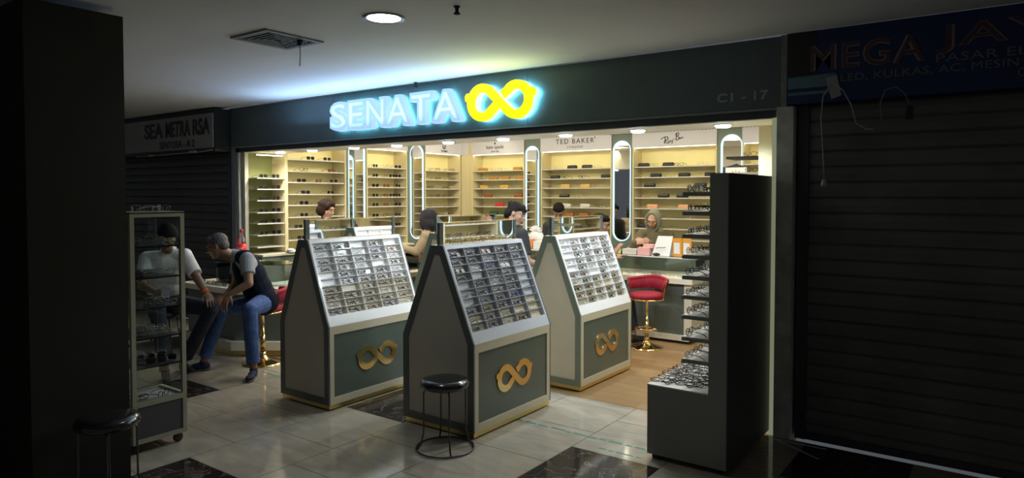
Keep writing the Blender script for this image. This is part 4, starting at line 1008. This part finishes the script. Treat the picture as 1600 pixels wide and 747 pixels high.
def RX(a): return Matrix.Rotation(a, 4, 'X')
def RY(a): return Matrix.Rotation(a, 4, 'Y')
rnd = random.Random(11)
# --- kiosk trays
def fill(K, kname, cols, skip=(), flat=()):
    t, cx, cy, w, d, zs_, zt, tp, L, cw, rh, yi = K; h = w / 2
    sd = Vector((tp - h, 0, zt - zs_)).normalized(); nd = Vector((sd.z, 0, -sd.x))
    base = Matrix(((nd.x, 0, sd.x, cx + h), (0, 1, 0, cy), (nd.z, 0, sd.z, zs_), (0, 0, 0, 1)))
    G = Matrix(((0, -1, 0, 0), (1, 0, 0, 0), (0, 0, 1, 0), (0, 0, 0, 1)))     # glasses frame -> slope frame
    for r in range(10):
        for c in range(5):
            if (r, c) in skip: continue
            y = -yi + .018 + (c + .5) * cw + rnd.uniform(-.01, .004); z = L - .03 - (r + 1) * rh + .0016
            col = rnd.choice(cols); shp = rnd.choice(['rectangular', 'wide', 'round', 'rectangular'])
            fl = (r, c) in flat
            m = base @ T_((-.024, y, z)) @ G
            m = base @ T_((-.030 if fl else -.012, y, z + (.004 if fl else 0))) @ G @ (RX(R(-62)) if fl else RX(R(rnd.uniform(-10, 2)))) @ RZ(R(rnd.uniform(-8, 8)))
            specs(m, shp, col, '%s row down, %s from left, in the %s kiosk tray' % (ORD[r], ORD[c], kname), folded=True, group='eyeglasses in the %s kiosk tray' % kname)
fill(KC, 'front centre', ['black', 'black', 'black', 'silver wire', 'black', 'navy'], flat={(3, 1), (4, 0), (6, 0), (3, 4), (4, 4), (5, 4), (6, 4), (7, 4), (8, 4), (9, 4), (8, 3)}, skip={(9, 4)})
fill(KL, 'leftmost', ['black', 'black', 'tortoiseshell', 'black', 'silver wire', 'navy'], flat={(0, 2), (3, 3), (4, 0), (6, 1), (5, 0)}, skip={(0, 4)})
fill(KR, 'right', ['black', 'silver wire', 'black', 'black', 'silver wire', 'tortoiseshell'], flat={(5, 4), (7, 3), (5, 2)}, skip={(5, 2), (2, 0), (4, 0)})
for K, kn, n in ((KC, 'front centre', 6), (K4, 'half hidden rear', 6)):
    t, cx, cy, w, d, zs_, zt, tp, *_ = K
    for k in range(n):
        y = cy - d / 2 + .15 + k * (d - .26) / n * 1.05 + .05
        specs(T_((cx + .048, y, zt)) @ RZ(R(90)), 'round', 'gold wire', '%s from left on the ridge of the %s kiosk' % (ORD[k], kn), folded=True, group='gold eyeglasses on the %s kiosk ridge' % kn)
# --- tall display
tn = ['lowest', 'second lowest', 'third lowest', 'fourth lowest', 'fifth', 'fourth highest', 'third highest', 'second highest', 'highest']
for i, z in enumerate(TZ):
    n = 6
    for k in range(n):
        col = ['black', 'black', 'tortoiseshell', 'tortoiseshell', 'black', 'silver wire'][(k + i) % 6] if z > .9 else ['pale clear', 'black', 'silver wire', 'black', 'tortoiseshell', 'black'][(k + i) % 6]
        m = T_((-1.60 - .030 + rnd.uniform(-.008, .004), 4.5 - .315 + k * .138, z + .0034)) @ RZ(R(-90 + rnd.uniform(-7, 7)))
        specs(m, ['rectangular', 'wide', 'round'][(k * 2 + i) % 3], col, '%s from front, %s shelf of the tall display' % (ORD[k], tn[i]), parts=True, group='eyeglasses on the tall display')
for i in range(4):
    for j in range(7):
        m = T_((-1.80 + i * .080 + rnd.uniform(-.01, .01), 4.125 + j * .085 + rnd.uniform(-.01, .01), .489)) @ RZ(R(25 + rnd.uniform(-25, 25))) @ RX(R(-58 + rnd.uniform(-8, 8)))
        specs(m, rnd.choice(['round', 'wide', 'rectangular']), rnd.choice(['black', 'black', 'black', 'tortoiseshell']), '%s from left, %s row back, on the low charcoal base' % (ORD[i], ORD[j]), folded=True, parts=True, group='eyeglasses on the low charcoal base')
# --- rolling cabinet
for i, z in enumerate(CZ):
    for k in range(8):
        m = T_((-4.80 + (k % 2) * .14 + rnd.uniform(-.01, .01), 2.16 + (k // 2) * .072 + rnd.uniform(-.006, .006), z + .0005)) @ RZ(R(55 + rnd.uniform(-25, 25)))
        specs(m, rnd.choice(['round', 'wide', 'rectangular']), rnd.choice(['black', 'silver wire', 'pale clear', 'pale clear']), '%s shelf up, pair %s, in the rolling glass cabinet' % (ORD[i], ORD[k]), folded=True, sun='dark' if (i == 0 and k > 3) else None, group='eyeglasses inside the rolling cabinet')
specs(T_((-4.62, 2.33, .3305)) @ RZ(R(120)), 'round', 'black', 'open on the floor of the rolling cabinet, nearer its right post', parts=True)
specs(T_((-4.68, 2.19, .3305)) @ RZ(R(60)), 'rectangular', 'black', 'open on the floor of the rolling cabinet, nearer its left post', folded=True, parts=True)
specs(T_((-4.60, 2.20, 1.5905)) @ RZ(R(62)), 'wide', 'pale clear', 'leftmost on top of the rolling glass cabinet', parts=True)
specs(T_((-4.585, 2.315, 1.5905)) @ RZ(R(75)), 'round', 'silver wire', 'in the middle on top of the rolling glass cabinet', parts=True)
specs(T_((-4.70, 2.36, 1.5905)) @ RZ(R(160)), 'wide', 'pale clear', 'rightmost on top of the rolling glass cabinet', parts=True)
# --- wall displays
CASE = {'black': mat('black_case', (.015, .015, .015), .35), 'amber': mat('amber_case', (.55, .27, .05), .5), 'yellow': mat('yellow_case', (.75, .50, .12), .5), 'rust': mat('rust_case', (.38, .09, .02), .45),
        'red': mat('red_case', (.75, .03, .03), .4), 'green': mat('green_case', (.02, .16, .03), .5), 'brown': mat('brown_case', (.42, .14, .03), .45), 'white': mat('white_case', (.7, .68, .62), .4), 'peach': mat('peach_case', (.85, .45, .25), .5)}
CM = {}; STUFF = []
def case(mtx, col, where, h=.055, ln=.165):
    key = (col, h)
    if key not in CM:
        b = MB(); prof = [(-.03, .004), (-.024, 0), (.024, 0), (.03, .004), (.031, h * .55), (.024, h * .92), (.012, h), (-.012, h), (-.024, h * .92), (-.031, h * .55)]
        v = []
        for x, s in ((-ln / 2, .72), (-ln / 2 + .008, .95), (-ln / 2 + .02, 1), (ln / 2 - .02, 1), (ln / 2 - .008, .95), (ln / 2, .72)):
            v += [(x, p[0] * s, h / 2 + (p[1] - h / 2) * s) for p in prof]
        n = len(prof); f = [tuple(range(n)), tuple(range(5 * n, 6 * n))]
        for i in range(5): f += [(i * n + k, i * n + (k + 1) % n, (i + 1) * n + (k + 1) % n, (i + 1) * n + k) for k in range(n)]
        b.faces([(x, y, z - h * .14 * 0 ) for x, y, z in v], f, CASE[col])
        b.box(-ln / 2 + .01, ln / 2 - .01, -.0325, .0325, h * .52, h * .56, M['txt'] if col != 'black' else M['fr_silver']); CM[key] = b.mesh('spectacle_case')
    o = link('spectacle_case', CM[key], None, label='%s spectacle case, %s' % (col, where), cat='case', group='spectacle cases on the wall shelves'); o.matrix_world = mtx; return o
def bay_mtx(k, x, y, z, a=0):
    l, r, w, zz = BAYS[k]; return T_(l) @ RZ(r) @ T_((x, y, z + .0004)) @ RZ(a)
def place(k, row, items):
    """row counted from the top; items = (fraction of the width, kind, colour/shape)"""
    l, r, W, zz = BAYS[k]; z = zz[len(zz) - 1 - row]; ng = 0; nc = 0
    for n, it in enumerate(items):
        fx, kind, c = it[:3]; x = .03 + fx * (W - .06); where = '%s on %s shelf down, %s' % (ORD[n], ORD[row], BN[k])
        if kind == 'case': case(bay_mtx(k, x, .12, z, R(rnd.uniform(-5, 5))), c, where)
        elif kind == 'eye': STUFF.append((bay_mtx(k, x, .05, z, R(rnd.uniform(-14, 14))), it[3] if len(it) > 3 else 'wide', c))
        else: specs(bay_mtx(k, x, .05, z, R(rnd.uniform(-14, 14))), it[3] if len(it) > 3 else 'wide', c, where, folded=False, sun=kind if kind != 'eye' else None, group='eyewear on the wall shelves')
for row in range(6): place('A', row, [(.30, 'dark', 'black', 'wide'), (.76, 'dark', 'black', 'aviator')])
BB = [[(.42, 'dark', 'black', 'wide'), (.72, 'dark', 'silver wire', 'wide')], [(.30, 'eye', 'black', 'wide'), (.80, 'brown', 'tortoiseshell', 'wide')], [(.26, 'dark', 'black', 'wide'), (.56, 'brown', 'gold wire', 'wide'), (.84, 'dark', 'silver wire', 'aviator')],
      [(.33, 'dark', 'navy', 'wide'), (.78, 'dark', 'silver wire', 'wide')], [(.30, 'dark', 'black', 'aviator'), (.60, 'brown', 'tortoiseshell', 'wide')], [(.30, 'dark', 'black', 'round'), (.62, 'dark', 'black', 'round')], [(.20, 'dark', 'black', 'wide'), (.5, 'dark', 'black', 'wide')], [(.25, 'dark', 'black', 'wide'), (.6, 'dark', 'black', 'wide')]]
for r_, it in enumerate(BB): place('B', r_, it)
for r_ in range(7): place('C', r_, [(.24, 'dark', 'black', 'round'), (.52, 'brown' if r_ in (2, 3, 4) else 'eye', 'gold wire' if r_ in (0, 1) else 'tortoiseshell', 'round'), (.84, 'dark', 'black', 'round')] + ([(.68, 'dark', 'black', 'round')] if r_ in (1, 3) else []))
for r_ in range(7):
    c = [('silver wire', 'tortoiseshell'), ('gold wire', 'tortoiseshell'), ('black', 'pale clear'), ('tortoiseshell', 'black'), ('gold wire', 'pale clear'), ('pale clear', 'tortoiseshell'), ('gold wire', 'black')][r_]
    place('D', r_, [(f, 'eye', c[i % 2], 'wide' if r_ == 2 else 'round') for i, f in enumerate((.18, .40, .62, .84))])
EE = [[(.12, 'case', 'amber'), (.36, 'eye', 'gold wire'), (.55, 'eye', 'pale clear'), (.82, 'case', 'amber')], [(.16, 'eye', 'pale clear'), (.34, 'case', 'amber'), (.58, 'case', 'amber'), (.86, 'case', 'amber')], [(.14, 'case', 'yellow'), (.36, 'eye', 'silver wire'), (.56, 'case', 'yellow'), (.80, 'eye', 'silver wire')],
      [(.22, 'case', 'rust'), (.46, 'eye', 'silver wire'), (.60, 'eye', 'gold wire'), (.84, 'case', 'rust')], [(.46, 'case', 'red'), (.74, 'eye', 'gold wire')], [(.34, 'case', 'green'), (.58, 'case', 'green')], [(.2, 'eye', 'gold wire'), (.5, 'eye', 'tortoiseshell'), (.8, 'eye', 'gold wire')]]
for r_, it in enumerate(EE): place('E', r_, it)
FF = [[(.20, 'eye', 'silver wire'), (.40, 'case', 'black'), (.62, 'case', 'black'), (.76, 'eye', 'silver wire')], [(.14, 'case', 'black'), (.32, 'eye', 'tortoiseshell'), (.58, 'eye', 'tortoiseshell'), (.90, 'case', 'black')], [(.12, 'eye', 'silver wire'), (.30, 'case', 'yellow'), (.60, 'case', 'yellow'), (.80, 'eye', 'gold wire')],
      [(.28, 'case', 'black'), (.52, 'eye', 'gold wire')], [(.32, 'case', 'white'), (.60, 'case', 'white'), (.82, 'eye', 'tortoiseshell')], [(.36, 'case', 'brown'), (.58, 'case', 'brown')], [(.3, 'eye', 'tortoiseshell'), (.5, 'eye', 'tortoiseshell')]]
for r_, it in enumerate(FF): place('F', r_, it)
GG = [[(.08, 'case', 'black'), (.24, 'eye', 'silver wire'), (.40, 'case', 'black'), (.56, 'eye', 'black'), (.84, 'eye', 'silver wire')], [(.08, 'eye', 'gold wire'), (.24, 'case', 'black'), (.42, 'eye', 'gold wire'), (.60, 'case', 'black'), (.76, 'eye', 'gold wire'), (.92, 'case', 'black')],
      [(.16, 'case', 'black'), (.38, 'eye', 'gold wire'), (.56, 'eye', 'gold wire'), (.80, 'case', 'black')], [(.14, 'eye', 'gold wire'), (.34, 'case', 'black'), (.58, 'case', 'black'), (.80, 'eye', 'silver wire')], [(.20, 'case', 'peach'), (.60, 'case', 'peach')], [(.30, 'eye', 'gold wire'), (.7, 'eye', 'gold wire')], [(.08, 'case', 'black'), (.5, 'eye', 'gold wire')]]
for r_, it in enumerate(GG): place('G', r_, it)
for r_ in range(3): place('H', r_ + 1, [(.3, 'eye', 'black', 'wide'), (.7, 'eye', 'pale clear', 'wide')])
# --- counters
for k in range(15):
    x = -5.3 + k * .165; specs(T_((x, 7.45, .7505)) @ RZ(R(rnd.uniform(-25, 25))), rnd.choice(['round', 'rectangular', 'wide']), rnd.choice(['black', 'silver wire', 'tortoiseshell', 'gold wire']), '%s from the left along the back counter ledge' % (ORD[k] if k < 12 else ['thirteenth', 'fourteenth', 'fifteenth'][k - 12]), folded=k % 2 == 0, group='eyeglasses along the back counter ledge')
for k in range(6):
    specs(T_((-7.42 + k * .15, 4.10, .7205)) @ RZ(R(rnd.uniform(-25, 25))), rnd.choice(['round', 'wide']), rnd.choice(['black', 'tortoiseshell']), '%s from the left on the ledge of the angled counter' % ORD[k], folded=True, group='eyeglasses on the angled counter ledge')
for k in range(5):
    specs(T_((-6.45, 4.72 + k * .2, .7285)) @ RZ(R(60 + rnd.uniform(-15, 15))), 'wide', ['silver wire', 'black'][k % 2], '%s from the front inside the angled glass counter' % ORD[k], folded=True, group='eyeglasses inside the angled glass counter')

# ================================================================== SMALL THINGS
b = MB(); b.box(-3.87, -3.68, 7.66, 7.84, .9725, 1.035); b.build('cardboard_box', mat('off_white_card', (.62, .58, .55), .6), label='flat off white box on the back counter before the sage headscarf', cat='box')
b = MB(); b.rbox(-3.66, -3.50, 7.64, 7.80, .9725, 1.06, .012); b.rbox(-3.60, -3.46, 7.67, 7.78, 1.06, 1.10, .012); b.build('tissue_box', M['foam'], label='pink box with a loose pink pouch on top, on the back counter', cat='box')
t = empty('tent_card', (-3.37, 7.72, .9725), R(8), label='white folded tent card on the back counter', cat='card')
b = MB(); b.prism([(-.11, -.06, 0), (.10, -.06, 0), (.13, .0, .235), (-.05, .0, .235)], (0, .004, 0)); b.build('front_leaf', M['white'], t)
b = MB(); b.prism([(.10, -.06, 0), (.10, .08, 0), (.13, .0, .235)], (.003, 0, 0)); b.build('side_leaf', M['header'], t)
b = MB(); b.tube([(-.06, -.064, .09), (-.02, -.064, .10), (.03, -.064, .098), (.06, -.064, .105)], .004, 5); b.build('printed_mark', M['txt'], t)
b = MB(); b.ell((-3.40, 7.62, .992), (.05, .03, .02)); b.build('pouch', M['vinyl'], label='small black pouch lying before the white tent card', cat='pouch')
for x0, lb in ((-3.235, 'orange framed payment stand beside the white tent card'), (-3.115, 'orange payment stand, the right one beside the tall display')):
    t = empty('payment_stand', (x0 + .055, 7.72, .9725), R(-6), label=lb, cat='stand')
    b = MB(); b.box(-.062, .058, 0, .008, 0, .215); b.build('stand_board', mat('orange_board', (.70, .32, .05), .5) if not bpy.data.materials.get('orange_board') else bpy.data.materials['orange_board'], t)
    b = MB(); b.box(-.042, .036, -.002, 0, .03, .16); b.build('white_panel', M['white'], t)
b = MB(); b.lathe([(.022, 0), (.024, .01), (.024, .055), (.012, .07), (.012, .09)], 16, mx=T_((-3.915, 7.66, .9725))); b.build('spray_bottle', mat('yellow_plastic', (.72, .66, .12), .4), label='small yellow bottle on the back counter below the lit mirror', cat='bottle')
b = MB(); b.rbox(-5.20, -4.98, 7.64, 7.84, .9725, 1.075, .01); b.build('cardboard_box', M['white'], label='white box on the back counter between the two lit kiosks', cat='box')
b = MB(); b.rbox(-5.36, -5.24, 7.66, 7.76, .9725, 1.10, .012); b.build('carton', mat('orange_carton', (.75, .30, .12), .5), label='small orange carton on the back counter beside the black haired man', cat='carton')
b = MB(); b.ell((-5.30, 7.88, 1.10), (.12, .06, .125), seg=14)
for a in range(20, 170, 22): b.tube([(-5.30, 7.86, 1.18), (-5.30 + .11 * math.cos(R(a)), 7.85, 1.18 + .10 * math.sin(R(a)))], [.02, .012], 5)
b.build('plastic_bag', mat('white_film', (.78, .82, .85), .3), label='white crinkled plastic bag behind the orange carton on the counter', cat='bag')
t = empty('card_stand', (-2.62, 8.15, 0), label='white card with sunburst lines on a slim stand before the rightmost mirror', cat='stand')
b = MB(); b.lathe([(.12, 0), (.12, .01), (.02, .02), (.012, .04), (.012, 1.90)], 16); b.build('pole', M['black'], t)
b = MB(); b.box(-.13, .12, -.01, .01, 1.86, 2.03); b.build('card', M['white'], t)
b = MB(); b.prism([(-.13, -.012, 2.03), (.12, -.012, 2.03), (.10, -.012, 2.045), (.03, -.012, 2.06), (.0, -.012, 2.075), (-.04, -.012, 2.06), (-.11, -.012, 2.045)], (0, .02, 0)); b.build('top_trim', M['txt'], t)
b = MB()
for a in range(15, 170, 25): b.tube([(-.005 + .03 * math.cos(R(a)), -.0125, 1.90 + .03 * math.sin(R(a))), (-.005 + .10 * math.cos(R(a)), -.0125, 1.90 + .10 * math.sin(R(a)))], .003, 4)
b.build('sunburst_mark', M['txt'], t)
t = empty('display_rack', (-2.05, 7.05, 0), label='second tall rack with black shelf seen above the charcoal display, at right', cat='display')
boxo('side_panel', .19, .24, -.2, .2, 0, 2.2, M['cabtall'], t); boxo('foot', -.2, .24, -.2, .2, 0, .04, M['cabtall'], t)
for zz in (1.35, 1.54, 1.73): boxo('shelf', -.26, .19, -.12, .18, zz - .02, zz, M['cabtall'], t)
boxo('shelf', -.28, .19, -.14, .18, 2.065, 2.09, M['black'], t); boxo('shelf', -.24, .19, -.12, .18, 1.91, 1.93, M['shelf_w'], t)
for k in range(2):
    specs(T_((-2.10 + k * .15, 6.95, 2.0905)), 'wide', 'tortoiseshell', '%s from the left on the black top shelf of the second rack' % ORD[k], parts=True)
    specs(T_((-2.09 + k * .15, 6.97, 1.9305)), 'wide', 'black', '%s from the left on the pale shelf of the second rack' % ORD[k], parts=True)
for kk in 'IJK':
    for r_ in (4, 5, 6, 7): place(kk, r_, [(f, 'eye', ['black', 'tortoiseshell', 'gold wire'][(r_ + i) % 3], 'round') for i, f in enumerate((.12, .31, .50, .69, .88))])
b = MB()
for mt_, shp, colr in STUFF:
    me = spec_mesh(shp, FR[colr], M['lens'], False); ix = [b.mi(x) for x in me.materials]; bv = [b.bm.verts.new(mt_ @ v.co) for v in me.vertices]
    for p in me.polygons:
        fc = b.bm.faces.new([bv[i] for i in p.vertices]); fc.material_index = ix[p.material_index]; fc.smooth = True
b.build('eyeglasses', None, label='small clear lens eyeglasses spread along the lit wall shelves', cat='eyeglasses', kind='stuff')
# soft drink bottle
t = empty('drink_bottle', (-6.80, 4.31, .9555), label='clear plastic cola bottle with red label and cap on the angled counter', cat='bottle')
t.scale = (1.05, 1.05, 1.14); b = MB(); b.lathe([(.035, 0), (.045, .012), (.046, .08), (.043, .10), (.046, .12), (.046, .19), (.036, .235), (.016, .275), (.014, .30)], 24); b.build('bottle_body', glass_mat('clear_plastic', (.85, .88, .86), .12, .1), t)
b = MB(); b.lathe([(.0475, .085), (.0475, .185)], 24); b.build('label_sleeve', mat('red_label', (.75, .02, .03), .4, emit=(.6, .01, .02), es=.15), t)
b = MB(); b.lathe([(.017, .298), (.017, .322), (.012, .325)], 16); b.build('cap', mat('red_cap', (.7, .02, .03), .4), t)
b = MB(); b.lathe([(.040, .03), (.042, .08)], 20); b.build('drink', mat('cola', (.03, .012, .006), .2), t)
b = MB()
for k in range(4):
    a0 = R(-110 + k * 24); b.tube([(.049 * math.cos(a0 + R(j * 5)), .049 * math.sin(a0 + R(j * 5)), .12 + (.03 if j % 2 else 0)) for j in range(4)], .0035, 4)
b.build('label_script', M['white'], t)
b = MB(); b.ell((-7.35, 5.35, .985), (.09, .07, .03)); b.ell((-7.33, 5.33, 1.005), (.05, .05, .025)); b.build('cloth', mat('crumpled_cloth', (.6, .66, .6), .8), label='crumpled pale cloth on the cabinet top by the olive bay', cat='cloth')
# ================================================================== LIGHT
def area(name, loc, rot, sx, sy, e, col=(1, 1, 1), spread=180):
    l = bpy.data.lights.new(name, 'AREA'); l.shape = 'RECTANGLE'; l.size = sx; l.size_y = sy; l.energy = e; l.color = col; l.spread = R(spread)
    o = bpy.data.objects.new(name, l); COL.objects.link(o); o.location = loc; o.rotation_euler = rot; return o
def spot(name, loc, e, col, ang=120, blend=.6, r=.05, rot=(0, 0, 0)):
    l = bpy.data.lights.new(name, 'SPOT'); l.energy = e; l.color = col; l.spot_size = R(ang); l.spot_blend = blend; l.shadow_soft_size = r
    o = bpy.data.objects.new(name, l); COL.objects.link(o); o.location = loc; o.rotation_euler = rot; return o
for k, x in enumerate(SX):
    spot('soffit_lamp', (x, 5.2, 2.20), 62 if k in (5, 6, 7) else 38, (.74, .86, 1.0) if k >= 5 else (1.0, .91, .76), 160, .5, .05)
spot('mall_lamp', (-3.15, 2.985, 2.78), 15, (.95, .98, 1.0), 160, .8, .10)
WARM = (1.0, .90, .62)
for x in (-6.2, -4.4, -2.6):
    area('shop_fill_light', (x, 7.0, 2.58), (0, 0, 0), .9, .9, 26, (1.0, .92, .76))  # unseen fill panels added to light the trays and throw shadows outwards
area('bay_fill_light', (-4.9, 8.0, 2.57), (R(58), 0, 0), 4.8, .12, 22, WARM)  # unseen fill strips added to brighten the shelf bays, no fittings there
area('bay_fill_light', (-6.5, 7.0, 2.57), (R(58), 0, R(90)), 3.6, .12, 18, WARM)
area('bay_fill_light', (-2.6, 7.4, 2.57), (R(58), 0, R(-90)), 3.0, .12, 13, WARM)
area('bay_fill_light', (-7.2, 5.25, 2.20), (R(40), 0, R(90)), .3, .1, 1.5, WARM)
w = bpy.data.worlds.new('world'); S.world = w; w.use_nodes = True
w.node_tree.nodes['Background'].inputs[0].default_value = (.60, .65, .72, 1); w.node_tree.nodes['Background'].inputs[1].default_value = .12

area('sign_glow_fill', (-5.35, 4.68, 2.36), (R(206), 0, 0), 2.8, .25, 22, (.36, .60, 1.0))  # unseen emitters added to throw the sign's glow onto the ceiling
area('sign_glow_fill', (-3.60, 4.68, 2.36), (R(212), 0, 0), .8, .25, 4.0, (.80, 1.0, .50))
